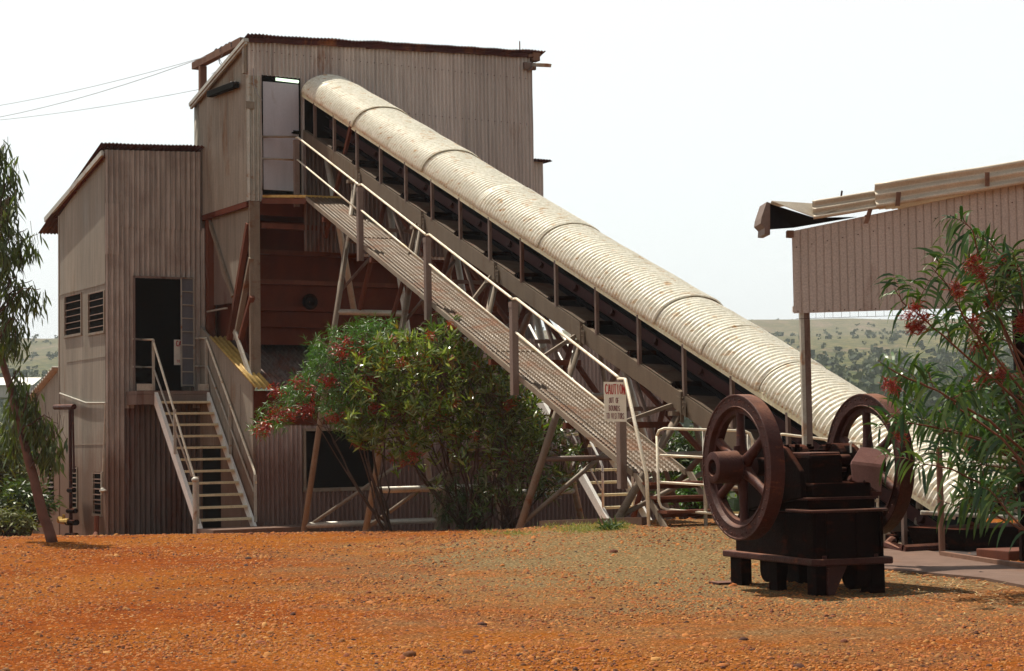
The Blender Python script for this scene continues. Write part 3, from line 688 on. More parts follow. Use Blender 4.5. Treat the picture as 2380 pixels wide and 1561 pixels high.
def railset(root, u, top, mid, posts_):
    q = [SP(x, y, u) for x, y in top]
    q[0] = V((q[0].x, q[0].y, q[0].z)) if True else q[0]
    g = MB(); a, b, c, d = q; e = (c-b).normalized()
    g.pipe([a, a.lerp(b, .8), b, b+e*.1, c-e*.1, c, c.lerp(d, .3), d], .022, 8); g.build('top_rail', M['rail'], root, smooth=True)
    q = [SP(x, y, u) for x, y in mid]; g = MB(); e = (q[2]-q[1]).normalized(); g.pipe([q[0], q[0].lerp(q[1], .8), q[1], q[1]+e*.1, q[2]], .018, 8); g.build('middle_rail', M['gal'], root, smooth=True)
    for x, y0, y1 in posts_:
        g = MB(); g.bar(SP(x+1, y1, u-.012), SP(x, y0, u-.012), .05, .03, Nv); g.build('post', M['gal'], root)
railset(st1, uL, [(330, 790), (355, 790), (450, 1104), (460, 1140)], [(330, 854), (356, 854), (446, 1108)], [(356, 790, 908), (406, 952, 1056), (459, 1108, 1220)])
railset(st1, uR, [(462, 787), (479, 787), (592, 1098), (595, 1125)], [(462, 852), (482, 852), (590, 1143)], [(479, 787, 906), (534, 940, 1056), (593, 1104, 1214)])
for u, x, dx in ((uL, 330, -12), (uR, 462, -4)):
    for yy in ((790, 854) if u == uL else (787, 852)):
        p = SP(x, yy, u); q = W(u-.25 if u == uL else u-.12, NB+.02, p.z); g = MB(); g.tube(p, q, .02); g.build('rail_return', M['gal'], st1)
uL = -1.28
g = MB(); p = W(uL-.04, .62, -.45); g.tube(p, W(uL-.04, .62, .60), .045, seg=14); g.ball(W(uL-.04, .62, .64), .07, 12, 8, (1, 1, .8))
tag(g.build('bollard_post', M['gal'], origin=p), 'round capped steel post standing at the foot of the left white stairs', 'post')
g = MB(); g.box(-1.3, .75, .55, 1.45, -.42, -.24); tag(g.build('footing_slab', M['conc'], origin=W(-.05, .8, -.42)), 'orange dusted slab at the foot of the left white stairs', 'slab')
# second staircase under the conveyor
S2L, S2R = 4.02, 4.92; n20 = 6.05-12*.212; z20 = -.12+12*.212
st2, nb2, zb2 = stair('white stairs seen between the trestle legs under the walkway', S2L, S2R, n20, z20, 12, .212, .212, 'tread', 'white steel staircases')
for u in (S2L+.03, S2R-.25):
    g = MB(); pp(g, [W(u, n20, z20+.95), W(u, 5.75, .95), W(u, 5.85, .8), W(u, 5.85, .1)], .022); g.build('top_rail', M['white'], st2, smooth=True)
    g = MB(); pp(g, [W(u, n20, z20+.45), W(u, 5.8, .40)], .016); g.build('middle_rail', M['white'], st2, smooth=True)
# sign inside the dark doorway
ds = thing('warning_sign', 'cream warning sign half hidden behind the door leaf in the dark doorway', 'sign', W(-.5, NB-.25, 3))
x0 = Fr(405, 790, NB-.25); x1 = Fr(421, 849, NB-.25)
g = MB(); g.box(x0[0], x1[0]+.35, NB-.27, NB-.255, x1[1], x0[1]); g.build('board', M['sign'], ds)
# ================================================================== covered belt conveyor
UN, UF = 1.14, 2.26
def zh(n): return 8.02 - .446*n              # near lower edge of hood
def zs(n): return zh(n) - .70                # top of stringer
dC = (Nv - Zv*.446).normalized(); nC = (Zv + Nv*.446).normalized()
conv = thing('belt_conveyor', 'long inclined belt conveyor under a curved corrugated hood, running down from the tall building', 'conveyor', W(1.7, 9, 0))
sc_ = 1/ dC.dot(Nv)
def hood_sheet(n0, n1, lift, tilt):
    g = MB(); Ls = (n1-n0)*sc_; pitch = .078; na = int(Ls/pitch*7); NA_ = 22; vs = []
    a_, b_ = .575, .40
    for i in range(na+1):
        s = Ls*i/na; rip = .0135*math.sin(2*math.pi*s/pitch)
        for j in range(NA_+1):
            t = math.pi*j/NA_
            ct, st = -math.cos(t), math.sin(t)
            st = st**.92
            rad = 1 + (lift + tilt*(s/Ls) + rip)/.5 + .022*mn.noise(V((n0*3+s*1.7, t*1.8, 1)))
            c = W((UN+UF)/2, n0, zh(n0)+.0) + dC*s
            vs.append(c + Uv*(a_*ct*rad) + nC*(b_*st*rad))
    m = NA_+1
    g.add(vs, [(i*m+j, i*m+j+1, (i+1)*m+j+1, (i+1)*m+j) for i in range(na) for j in range(NA_)])
    return g.build('hood_sheet', M['hood'], conv, smooth=True, solid=.006)
laps = [-.02, .52, 2.25, 3.6, 4.9, 6.8, 8.6, 9.55, 11.6, 12.65, 13.8, 15.2, 16.3, 17.15]
for k in range(len(laps)-1): hood_sheet(laps[k], laps[k+1]+.06, .006 + (.014 if k % 2 else 0), ru(.0, .03))
g = MB(); g.bar(W(UN-.01, 0, zh(0)-.02), W(UN-.01, 17.1, zh(17.1)-.02), .03, .085); g.build('hood_edge_angle', M['edge'], conv)
g = MB(); g.bar(W(UF, 0, zh(0)-.02), W(UF, 17.1, zh(17.1)-.02), .03, .06); g.build('hood_edge_angle', M['hood'], conv)
# stringers: C channels, in bolted lengths
def chan(g, u, n0, n1, zf, h, fl, sgn):
    p0, p1 = W(u, n0, zf(n0)), W(u, n1, zf(n1))
    dwn = -Zv
    g.boxv(p0, p1-p0, Uv*.012*sgn, dwn*h)
    g.boxv(p0+Uv*.012*sgn, p1-p0, Uv*fl*sgn, dwn*.016)
    g.boxv(p0+Uv*.012*sgn+dwn*(h-.016), p1-p0, Uv*fl*sgn, dwn*.016)
for (u, sg) in ((UN-.02, 1), (UF+.02, -1)):
    nn = .05
    while nn < 16.5:
        g = MB(); e_ = min(nn+2.44, 16.6); chan(g, u, nn, e_-.012, zs, .27, .07, sg); g.build('stringer', M['strg'], conv); nn = e_
for nn in (2.49, 4.93, 7.37, 9.81, 12.25, 14.69):
    g = MB(); g.bar(W(UN-.035, nn, zs(nn)+.03), W(UN-.035, nn, zs(nn)-.38), .05, .016, Nv)
    g.boxv(W(UN-.04, nn-.10, zs(nn)-.02), dC*.22, -Uv*.008, -Zv*.2)
    for dz in (.05, .12, .18):
        g.tube(W(UN-.05, nn+.05, zs(nn)-dz), W(UN-.065, nn+.05, zs(nn)-dz), .012, seg=6)
    g.build('splice_plate', M['strg'], conv)
nup = [0.56, 1.42, 2.38, 3.33, 4.29, 5.24, 6.2, 7.15, 8.12, 9.1, 10.18, 11.23, 12.27, 13.3, 14.4, 15.4, 16.4]
for nn in nup:
    for u in (UN, UF):
        g = MB(); g.bar(W(u, nn, zs(nn)-.02), W(u, nn, zh(nn)-.03), .05, .045, Nv); g.build('upright', M['post'], conv)
# belt, skirts, pan plates, idlers
def slab(g, u0, u1, dz0, dz1, na, nb):
    g.prism([W(u0, na, zs(na)+dz0), W(u1, na, zs(na)+dz1), W(u1, nb, zs(nb)+dz1), W(u0, nb, zs(nb)+dz0)], Zv*.015)
g = MB(); slab(g, 1.78, 2.06, .20, .20, 0, 16.8); slab(g, 1.62, 1.78, .28, .20, 0, 16.8); slab(g, 2.06, 2.2, .20, .30, 0, 16.8); g.build('belt', M['belt'], conv)
g = MB(); slab(g, 1.62, 2.12, -.24, -.24, 0, 16.6); g.bar(W(1.60, 0, zs(0)+.07), W(1.60, 16.6, zs(16.6)+.07), .04, .045); g.bar(W(1.59, 0, zs(0)+.02), W(1.59, 16.6, zs(16.6)+.02), .03, .03)
g.build('return_belt', M['belt'], conv)
g = MB(); g.boxv(W(1.605, .2, zs(.2)+.11), W(1.605, 16.6, zs(16.6)+.11)-W(1.605, .2, zs(.2)+.11), Uv*.02, Zv*.17); g.build('skirt_board', M['maroon'], conv)
g = MB(); g.boxv(W(2.2, .2, zs(.2)+.16), W(2.2, 16.6, zs(16.6)+.16)-W(2.2, .2, zs(.2)+.16), Uv*.02, Zv*.18); g.build('skirt_board', M['belt'], conv)
nn = .3
while nn < 16.2:
    e_ = nn+ru(.5, 1.3); g = MB(); h_ = ru(.24, .32); g.boxv(W(2.24, nn, zs(nn)+.36), W(2.24, e_, zs(e_)+.36)-W(2.24, nn, zs(nn)+.36), Uv*.01, Zv*h_); g.build('edge_guard', M['belt'], conv); nn = e_+ru(.15, .6)
for i, nn in enumerate(nup[:-1]):
    na, nb = nn+.06, nn+.72
    if nb < 16.5:
        g = MB(); g.prism([W(1.13, na, zs(na)+.012), W(2.1, na+.1, zs(na+.1)+.012), W(2.1, nb+.1, zs(nb+.1)+.012), W(1.13, nb, zs(nb)+.012)], Zv*.01)
        g.build('pan_plate', M['pan'], conv)
    m_ = nn+.80
    g = MB(); g.bar(W(1.14, m_, zs(m_)+.05), W(2.24, m_, zs(m_)+.05), .06, .05, Nv); g.box(1.13, 1.2, m_-.04, m_+.04, zs(m_)-.02, zs(m_)+.06); ib = g.build('idler_bracket', M['dark'], conv)
    g = MB(); g.tube(W(1.78, m_, zs(m_)+.13), W(2.05, m_, zs(m_)+.13), .05); g.tube(W(1.77, m_, zs(m_)+.13), W(1.56, m_, zs(m_)+.22), .05); g.tube(W(2.06, m_, zs(m_)+.13), W(2.2, m_, zs(m_)+.2), .05)
    g.build('idler_roller', M['rust'], ib, smooth=False)
    if i % 2 == 0:
        g = MB(); m_ += .2; g.tube(W(1.25, m_, zs(m_)-.11), W(2.15, m_, zs(m_)-.11), .05); g.build('return_roller', M['belt'], conv)
# steel props right at the head
g = MB(); g.bar(SP(818, 284, 1.10), FP(757, 552, .08), .06, .06, Nv); g.build('head_prop', M['red'], conv)
g = MB(); g.tube(FP(752, 325, .6), FP(824, 730, .6), .06, seg=14); g.build('leg', M['gal'], conv, smooth=True)
# ---- trestles
def g0(u, n): p = W(u, n, 0); return gz(p.x, p.y)
def trestle(nn, far_foot=2.72, hz=None, kb=True, r=.054):
    t = zs(nn)-.27; gu = g0(.05, nn)-.06; gf = g0(far_foot, nn)-.06
    A, B = W(1.16, nn, t), W(.05, nn, gu); C, D = W(1.75, nn, t+.05), W(far_foot, nn, gf)
    def on(P, Q, z): s = (z-P.z)/(Q.z-P.z); return P.lerp(Q, s)
    g = MB(); g.tube(A, B, r, seg=14); g.tube(B, B+Zv*.02, .001); g.build('leg', M['tan'], conv, smooth=True)
    g = MB(); g.tube(C, D, r, seg=14); g.build('leg', M['gal'], conv, smooth=True)
    g = MB(); g.box(.98, 2.26, nn-.05, nn+.05, t-.06, t-.002); g.build('head_beam', M['tan'], conv)
    for z, rr in (hz or []):
        g = MB(); g.tube(on(A, B, z), on(C, D, z), rr, seg=12); g.build('horizontal_strut', M['gal' if rr > .04 else 'post'], conv, smooth=True)
    H = t - gu
    if kb and H > 2:
        zl_ = hz[0][0] if hz else gu+H*.5
        L0, R0 = on(A, B, zl_), on(C, D, zl_); mid = L0.lerp(R0, .32)
        g = MB(); g.tube(on(C, D, t-.2), mid, r*.8, seg=12); g.build('diagonal_strut', M['red'], conv, smooth=True)
        g = MB(); g.tube(on(A, B, zl_+.35), on(C, D, min(t-.4, zl_+1.5)), r*.5, seg=10); g.build('diagonal_strut', M['post'], conv, smooth=True)
    g = MB(); g.tube(on(A, B, gu+.12), on(C, D, gu+min(1.55, H*.6)), r*.62, seg=12); g.build('diagonal_strut', M['tan'], conv, smooth=True)
trestle(2.29, hz=[(3.62, .055), (-.18, .055), (4.9, .03)], far_foot=2.75)
trestle(4.77, hz=[(2.9, .04), (.48, .055)])
trestle(7.29, hz=[(2.4, .05), (1.05, .04), (.45, .05)], kb=True)
trestle(9.71, hz=[(1.9, .045), (1.0, .04)], kb=False)
trestle(12.15, hz=[(1.05, .045)], kb=False)
# longitudinal bracing on the far side (seen as dark crossing struts)
for (na, nb) in ((2.29, 4.77), (4.77, 7.29), (7.29, 9.71), (9.71, 12.15)):
    g = MB(); g.tube(W(1.85, na, zs(na)-.6), W(2.35, nb, max(.3, zs(nb)-2.2)), .045, seg=10); g.build('longitudinal_strut', M['red'], conv, smooth=True)
    g = MB(); g.tube(W(1.9, nb, zs(nb)-.5), W(2.5, na, max(.3, zs(na)-3.4)), .045, seg=10); g.build('longitudinal_strut', M['post'], conv, smooth=True)
for nn in (3.5, 6.0, 8.5, 10.9, 13.3):
    zt_, zb_ = zs(nn)-.27, max(.05, zs(nn)-2.6)
    for (ua, ub, mt, r_) in ((1.25, 2.0, 'post', .034), (1.95, 1.1, 'red', .04), (2.2, 2.5, 'tan', .04)):
        g = MB(); g.tube(W(ua, nn, zt_), W(ub, nn+.1, zb_), r_, seg=10); g.build('secondary_strut', M[mt], conv, smooth=True)
    g = MB(); g.bar(W(1.1, nn, zt_-.5), W(2.4, nn, zt_-.5), .06, .06); g.build('secondary_beam', M['post'], conv)
# tail frame
for u in (UN-.1, UF+.1):
    g = MB(); nn = 16.3; g.bar(W(u, nn, -.1), W(u, nn, zs(nn)+.1), .1, .1, Nv); g.build('tail_post', M['dark'], conv)

# ================================================================== inclined walkway
w0, w1 = W(.75, .7, 0), W(-.71, 13.5, 0)
wd = (w1-w0).normalized(); wn_ = V((wd.y, -wd.x, 0))
if wn_.dot(Uv) < 0: wn_ = -wn_
def K(s, a, z): return V((w0.x, w0.y, 0)) + wd*s + wn_*a + Zv*z
def zd(s): return 6.0 - .389*s
walk = thing('inclined_walkway', 'steep perforated steel walkway with handrail running down beside the conveyor', 'walkway', K(7, .3, 0))
WL = 13.15
nseg = [(0.42, 3.1), (3.12, 6.0), (6.02, 8.9), (8.92, 11.6), (11.62, WL)]
for (a, b) in nseg:
    g = MB(); vs = []; nx = 8*9; ny = int((b-a)/.0175)
    for j in range(ny+1):
        s = a+(b-a)*j/ny
        for i in range(nx+1):
            x = .7*i/nx; ph = (x/(.7/9)) % 1.0; pr = -1.0 if ph < .24 else .2; bb = math.sin(2*math.pi*s/.07)
            vs.append(K(s, x, zd(s) + .022*pr + (.009*bb if ph >= .24 else 0)))
    g.add(vs, [(j*(nx+1)+i, j*(nx+1)+i+1, (j+1)*(nx+1)+i+1, (j+1)*(nx+1)+i) for j in range(ny) for i in range(nx)])
    g.build('deck_plank', M['deck'], walk, smooth=True)
for a in (-.02, .71):
    g = MB(); p, q = K(.35, a, zd(.35)+.02), K(WL, a, zd(WL)+.02); g.boxv(p, q-p, wn_*.02, -Zv*.08); g.build('side_channel', M['tan'], walk)
for s in (3.4, 5.9, 8.7, 11.3):
    g = MB(); p = K(s, .71, zd(s)); g.boxv(p, wd*.22-Zv*.085, wn_*.06, Zv*.012); g.build('deck_clip', M['yel'], walk)
def zr(s): return 7.01 - .385*s
sp_ = [.03, 3.59, 6.69, 9.89, 13.02]
tops = []
for i, s in enumerate(sp_):
    zt_ = zr(s)-.04; zb_ = zd(s)-.26 if i else zd(s)-.28
    g = MB(); g.boxv(K(s-.015, -.10, zb_), wd*.018, wn_*.09, Zv*(zt_-zb_)); g.boxv(K(s-.10, -.10, zb_), wd*.09, wn_*.012, Zv*(zt_-zb_))
    g.boxv(K(s-.11, -.105, zt_-.06), wd*.115, wn_*.1, Zv*.075)
    g.build('rail_post', M['post'], walk)
for i in range(len(sp_)-1):
    a, b = sp_[i], sp_[i+1]
    g = MB(); g.pipe([K(a, -.07, zr(a)+.01), K(a+.09, -.07, zr(a)+.005), K(b-.12, -.07, zr(b-.12)+.0), K(b-.04, -.07, zr(b)+.01)], .019); g.build('top_rail', M['rail'], walk, smooth=True)
    g = MB(); lo = .52
    zz = lambda s: zd(s)+.60
    pts = [K(a+.03, -.06, zz(a)), K(b-.08, -.06, zz(b))]
    if i == 3: pts = [K(a+.03, -.06, zz(a)), K(b-1.3, -.06, zz(b-1.3)-.03), K(b-.05, -.06, zz(b)-.02)]
    g.pipe(pts, .016); g.build('middle_rail', M['rail'], walk, smooth=True)
g = MB(); e1 = hit(1455, 884, w0, wn_); pts = [K(12.95, -.07, zr(13.0)), K(13.12, -.07, zr(13.02)+.0), K(13.45, -.07, 1.25), K(13.62, -.07, .85), K(13.66, -.07, .2)]
g.pipe(pts, .022); g.build('end_rail', M['rail'], walk, smooth=True)
# landing and its rails at the upper door
lz = 6.0
g = MB(); g.prism([W(.27, .05, lz-.06), K(.42, -.02, lz-.17), K(.42, .73, lz-.17), W(1.45, .05, lz-.06)], Zv*.05); g.build('landing', M['yel'], walk)
g = MB(); g.bar(W(.27, .07, lz-.13), K(.42, .0, lz-.24), .05, .10); g.build('landing_beam', M['red'], walk)
g = MB(); g.pipe([W(.29, .02, zr(0)+.1), W(.72, .72, zr(0)+.02), K(.03, -.07, zr(.03))], .022); g.build('top_rail', M['tan'], walk, smooth=True)
g = MB(); g.pipe([W(.29, .02, zr(0)-.32), W(.72, .72, zr(0)-.42), K(.03, -.07, zr(.03)-.42)], .020); g.build('middle_rail', M['gal'], walk, smooth=True)
# cross beams carrying the walkway, tied to the trestles
for nn in (2.2, 4.7, 7.2, 9.62, 12.0):
    s = (nn-.7)/wd.dot(Nv); g = MB(); p = K(s, -.05, zd(s)-.12); q = W(1.2, nn, p.z); g.bar(p, q, .07, .08); g.build('cross_beam', M['red'], walk)
    g = MB(); g.bar(K(s, .6, zd(s)-.15), W(1.12, nn, zs(nn)-.25), .05, .05, Nv); g.build('hanger', M['tan'], walk)
# steps at the bottom
s0 = WL; z0 = zd(WL)
for a in (0, .75):
    g = MB(); p, q = K(s0-.05, a, z0-.02), K(s0+.72, a, .2); g.boxv(p, q-p, wn_*.02, wd*.14); g.build('step_stringer', M['tan'], walk)
for k in range(3):
    t = (k+1)/4; g = MB(); c = K(s0+.75*t+.02, .0, z0+(.24-z0)*t); g.boxv(c, wd*.24, wn_*.75, Zv*.035); g.boxv(c-Zv*.05+wd*.02, wd*.02, wn_*.75, Zv*.05); g.build('step', M['red'], walk)

# ================================================================== caution sign, hand lettered
GL = {'C': [[(.9,.85),(.6,1),(.25,.9),(.08,.5),(.25,.1),(.6,0),(.92,.15)]], 'A': [[(0,0),(.45,1),(.55,1),(.95,0)],[(.2,.38),(.8,.38)]],
 'U': [[(.1,1),(.1,.3),(.3,.02),(.7,.02),(.9,.3),(.9,1)]], 'T': [[(0,1),(1,1)],[(.5,1),(.5,0)]], 'I': [[(.5,1),(.5,0)]],
 'O': [[(.5,1),(.15,.85),(.05,.5),(.15,.12),(.5,0),(.85,.12),(.95,.5),(.85,.85),(.5,1)]], 'N': [[(.08,0),(.08,1),(.9,0),(.9,1)]],
 'F': [[(.1,0),(.1,1),(.9,1)],[(.1,.52),(.7,.52)]], 'B': [[(.1,0),(.1,1),(.6,1),(.85,.8),(.6,.53),(.1,.53)],[(.6,.53),(.92,.28),(.6,0),(.1,0)]],
 'D': [[(.1,0),(.1,1),(.55,1),(.92,.7),(.92,.3),(.55,0),(.1,0)]], 'S': [[(.88,.85),(.5,1),(.12,.8),(.3,.55),(.75,.42),(.9,.18),(.5,0),(.1,.15)]],
 'V': [[(.02,1),(.5,0),(.98,1)]], 'R': [[(.1,0),(.1,1),(.65,1),(.88,.76),(.6,.5),(.1,.48)],[(.5,.48),(.92,0)]], ' ': []}
def letters(g, txt, P, ex, ez, N, x0, x1, z0, z1, w, wob=.04):
    n = len(txt); ad = (x1-x0)/(n - .22)
    for i, ch in enumerate(txt):
        cw = ad*.78; ox = x0+ad*i; dz = ru(-wob, wob)*(z1-z0)
        if ch == 'I': cw *= .9
        for st in GL[ch]:
            for (a, b) in zip(st[:-1], st[1:]):
                A = (ox+a[0]*cw, z0+dz+a[1]*(z1-z0)); B = (ox+b[0]*cw, z0+dz+b[1]*(z1-z0))
                dx, dy = B[0]-A[0], B[1]-A[1]; l = math.hypot(dx, dy) or 1; px_, py_ = -dy/l*w/2, dx/l*w/2; ex_, ey_ = dx/l*w*.35, dy/l*w*.35
                q = [(A[0]+px_-ex_, A[1]+py_-ey_), (A[0]-px_-ex_, A[1]-py_-ey_), (B[0]-px_+ex_, B[1]-py_+ey_), (B[0]+px_+ex_, B[1]+py_+ey_)]
                g.prism([P+ex*x+ez*z for x, z in q], N*.002)
sN = V((.10, -.995, 0)).normalized(); sX = V((.995, .10, 0)).normalized()
P0 = K(13.02, -.16, 1) + V((0, -.06, 0))
c1 = hit(1406, 980, P0, sN); c2 = hit(1457, 981, P0, sN); c3 = hit(1403, 888, P0, sN)
sw_, sh_ = (c2-c1).length, (c3-c1).length; sX = (c2-c1).normalized(); sZ = (c3-c1).normalized(); sN = sX.cross(sZ).normalized()
if sN.y > 0: sN = -sN
sg = thing('caution_sign', 'cream hand lettered CAUTION OUT OF BOUNDS TO VISITORS sign at the foot of the walkway', 'sign', c1)
g = MB(); g.boxv(c1, sX*sw_, sZ*sh_, -sN*.012); g.build('board', M['sign'], sg)
g = MB(); letters(g, 'CAUTION', c1+sN*.001, sX, sZ, sN, sw_*.06, sw_*.96, sh_*.70, sh_*.94, .010); g.build('caution_lettering', M['redink'], sg)
g = MB()
letters(g, 'OUT OF', c1+sN*.001, sX, sZ, sN, sw_*.22, sw_*.66, sh_*.47, sh_*.60, .0055)
letters(g, 'BOUNDS', c1+sN*.001, sX, sZ, sN, sw_*.20, sw_*.70, sh_*.27, sh_*.40, .0055)
letters(g, 'TO VISITORS', c1+sN*.001, sX, sZ, sN, sw_*.08, sw_*.88, sh_*.07, sh_*.21, .0055)
g.build('small_lettering', M['inkdk'], sg)
# same lettering on the sign in the dark doorway: only its left edge shows beside the door leaf
g = MB(); q = W(x0[0]+.03, NB-.253, 0)
letters(g, 'CAUTION', W(x0[0], NB-.253, 0), Uv, Zv, Nv, .04, .44, x0[1]-.13, x0[1]-.03, .016)
letters(g, 'TO VISITORS', W(x0[0], NB-.253, 0), Uv, Zv, Nv, .05, .44, x1[1]+.05, x1[1]+.10, .008)
g.build('lettering', M['redink'], ds)

# ================================================================== white pipe barrier behind the crusher
def barrier(quad_, Y, label, nmid, legs):
    """closed pipe frame given by its corner pixels at distance Y, with level rails and uprights reaching the ground"""
    A, B, Cc, D = [hitY(x, y, Y) for x, y in quad_]; f = hitY(*legs[0], Y) if legs else D
    root = thing('pipe_barrier', label, 'barrier', V((A.x, A.y, gz(A.x, A.y))), 'white pipe barriers behind the crusher')
    def cut(p, a, b, r=.09): return [p+(a-p).normalized()*r, p+(a-p).normalized()*r*.3+(b-p).normalized()*r*.3, p+(b-p).normalized()*r]
    g = MB(); pts = cut(A, D, B)+cut(B, A, Cc)+cut(Cc, B, D)+cut(D, Cc, A); pts.append(pts[0]); g.pipe(pts, .0165, 10); g.build('frame', M['rail'], root, smooth=True)
    for k in range(nmid):
        t = (k+1)/(nmid+1); g = MB(); g.tube(A.lerp(D, t), B.lerp(Cc, t), .015, seg=10); g.build('rail', M['rail'], root, smooth=True)
    for (x, y) in legs:
        p = hitY(x, y, Y+.03); g = MB(); g.tube(V((p.x, p.y, gz(p.x, p.y)-.05)), p, .023, seg=10); g.build('upright', M['gal'], root, smooth=True)
barrier([(1526, 996), (1748, 1003), (1752, 1202), (1532, 1184)], 21.2, 'white four-rail pipe barrier seen left of and through the left flywheel', 2, [(1636, 1000), (1740, 1010)])
barrier([(1800, 1008), (2040, 1036), (2040, 1230), (1800, 1215)], 21.0, 'white pipe barrier seen between the two flywheels of the crusher', 2, [(1812, 1012), (2000, 1034)])
g = MB(); g.bar(hitG(1262, 1225)+Zv*.03, hitG(1500, 1221)+Zv*.05, .12, .09)
tag(g.build('kerb_beam', M['conc'], origin=hitG(1262, 1225)), 'long pale kerb beam lying along the grass at the foot of the right white stairs', 'kerb')
# ================================================================== jaw crusher
Ac = math.radians(21); ca_ = V((math.cos(Ac), math.sin(Ac), 0)); cb_ = V((math.sin(Ac), -math.cos(Ac), 0))
CO = hitZ(1893, 1387, 0)
def Cr(a, b, z): return CO + ca_*a + cb_*b + Zv*z
def C(a, b, z): return Cr(a*.92, b*1.2 if b < 0 else b, z)
def CBp(px, py, b): return hit(px, py, Cr(0, b, 0), cb_)
cr = thing('jaw_crusher', 'old rust brown jaw crusher with two big spoked flywheels standing on the gravel', 'crusher', C(.37, -.6, 0))
def cbx(name, a0, a1, b0, b1, z0, z1, mt='dark', bev=.012, par=None):
    g = MB(); g.box(a0, a1, b0, b1, z0, z1, C); return g.build(name, M[mt], par or cr, bevel=bev)
def flywheel(a0, outward, bc, zc, R=.605, hub=True):
    """a0: the outer (left) face; rim runs towards +a"""
    c = Cr(a0, bc, zc); w = .13
    g = MB()
    prof = [(0, R-.004), (.004, R), (w-.004, R), (w, R-.004), (w, R-.115), (w*.72, R-.125), (w*.7, R-.16), (w*.3, R-.16), (w*.28, R-.125), (.022, R-.118), (.006, R-.112), (0, R-.105), (0, R-.10), (.006, R-.097), (.006, R-.02), (0, R-.015)]
    g.lathe(c, ca_, prof, 72, closed=True)
    a_ = ca_.orthogonal().normalized(); b_ = ca_.cross(a_)
    for i in range(40):
        t = 2*math.pi*(i+.3)/40; p = c + (a_*math.cos(t)+b_*math.sin(t))*(R-.045); g.tube(p, p-ca_*.009, .0085, seg=6)
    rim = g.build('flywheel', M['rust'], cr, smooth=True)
    md = rim.modifiers.new('es', 'EDGE_SPLIT'); md.split_angle = math.radians(35)
    for i in range(6):
        t = math.pi/2 + i*math.pi/3 + .04; dr_ = cb_*math.cos(t) + Zv*math.sin(t)
        cc = c + ca_*(w*.5); g = MB(); n = 12; vs = []
        for (rr, wa, wb) in ((.08, .055, .060), (.20, .040, .046), (.34, .034, .038), (R-.15, .036, .044)):
            sd = ca_.cross(dr_).normalized()
            for k in range(n):
                q = 2*math.pi*k/n; vs.append(cc + dr_*rr + sd*math.cos(q)*wb + ca_*math.sin(q)*wa)
        g.add(vs, [(j*n+k, j*n+(k+1) % n, (j+1)*n+(k+1) % n, (j+1)*n+k) for j in range(3) for k in range(n)])
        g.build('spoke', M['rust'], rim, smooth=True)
    g = MB()
    if hub: g.lathe(c, ca_, [(.16, .0), (.16, .105), (.02, .115), (0, .135), (-.0, .14), (-.21, .13), (-.215, .12), (-.215, .07), (-.10, .068), (-.10, 0)], 36)
    else: g.lathe(c, ca_, [(-.02, 0), (-.02, .10), (.17, .11), (.18, 0)], 36)
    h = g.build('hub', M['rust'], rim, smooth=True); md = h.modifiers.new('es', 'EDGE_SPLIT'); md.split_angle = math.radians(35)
    if hub:
        g = MB(); g.tube(c-ca_*.12, c-ca_*.20, .045, seg=20); g.boxv(c-ca_*.205+Zv*.066-cb_*.012, cb_*.024, ca_*.05, Zv*.02); g.build('shaft_end', M['dark'], rim)
        g = MB(); g.tube(c+Zv*.12+ca_*.02, c+Zv*.175+ca_*.02, .03, seg=12); g.build('grease_boss', M['rust'], rim)
    return rim
flywheel(-.35, -1, -.635, 1.035); flywheel(.875, 1, -.645, 1.035, hub=False)
g = MB(); g.tube(Cr(-.3, -.64, 1.035), Cr(1.0, -.64, 1.035), .075, seg=24); g.build('shaft', M['dark'], cr, smooth=True)
# base flange, legs
g = MB(); g.prism([C(-.05, -1.24, .24), C(.79, -1.24, .24), C(.80, .0, .24), C(.76, .07, .24), C(.03, .07, .24), C(-.02, .0, .24)], Zv*.055); g.build('base_flange', M['rust'], cr, bevel=.012)
for (a0, a1, b0, b1, bot) in ((.0, .11, -1.19, -1.02, .0), (.60, .72, -1.19, -1.0, .0), (.02, .13, -.12, -.0, .0), (.58, .72, -.14, -.0, .0), (.0, .1, -.62, -.5, .02)):
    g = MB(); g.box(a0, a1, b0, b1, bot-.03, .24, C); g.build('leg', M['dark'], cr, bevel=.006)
g = MB(); g.prism([C(.13, .0, .24), C(.34, .0, .24), C(.20, .0, .0), C(.13, .0, .0)], -cb_*.05); g.prism([C(.12, .03, .22), C(.145, .03, .22), C(.145, .03, .0), C(.12, .03, .0)], -cb_*.16)
g.build('foot_gusset', M['rust'], cr)
g = MB(); g.box(-.16, .06, -1.30, -1.14, -.01, .02, C); g.build('foot_plate', M['rust'], cr)
def CAp(px, py, a): return hit(px, py, Cr(a, 0, 0), ca_)
for (px, py, aa, r) in ((1779, 1302, .06, .105), (1972, 1310, .40, .125)):
    p = CAp(px, py, aa); bb_ = (p-CO).dot(cb_); g = MB(); n_ = 18
    poly = [Cr(aa, bb_+r*math.cos(math.pi*(1+k/n_)), .155+r*math.sin(math.pi*(1+k/n_))) for k in range(n_+1)] + [Cr(aa, bb_+r, .25), Cr(aa, bb_-r, .25)]
    g.prism(poly, ca_*.16); g.build('sump_lobe', M['dark'], cr, bevel=.01)
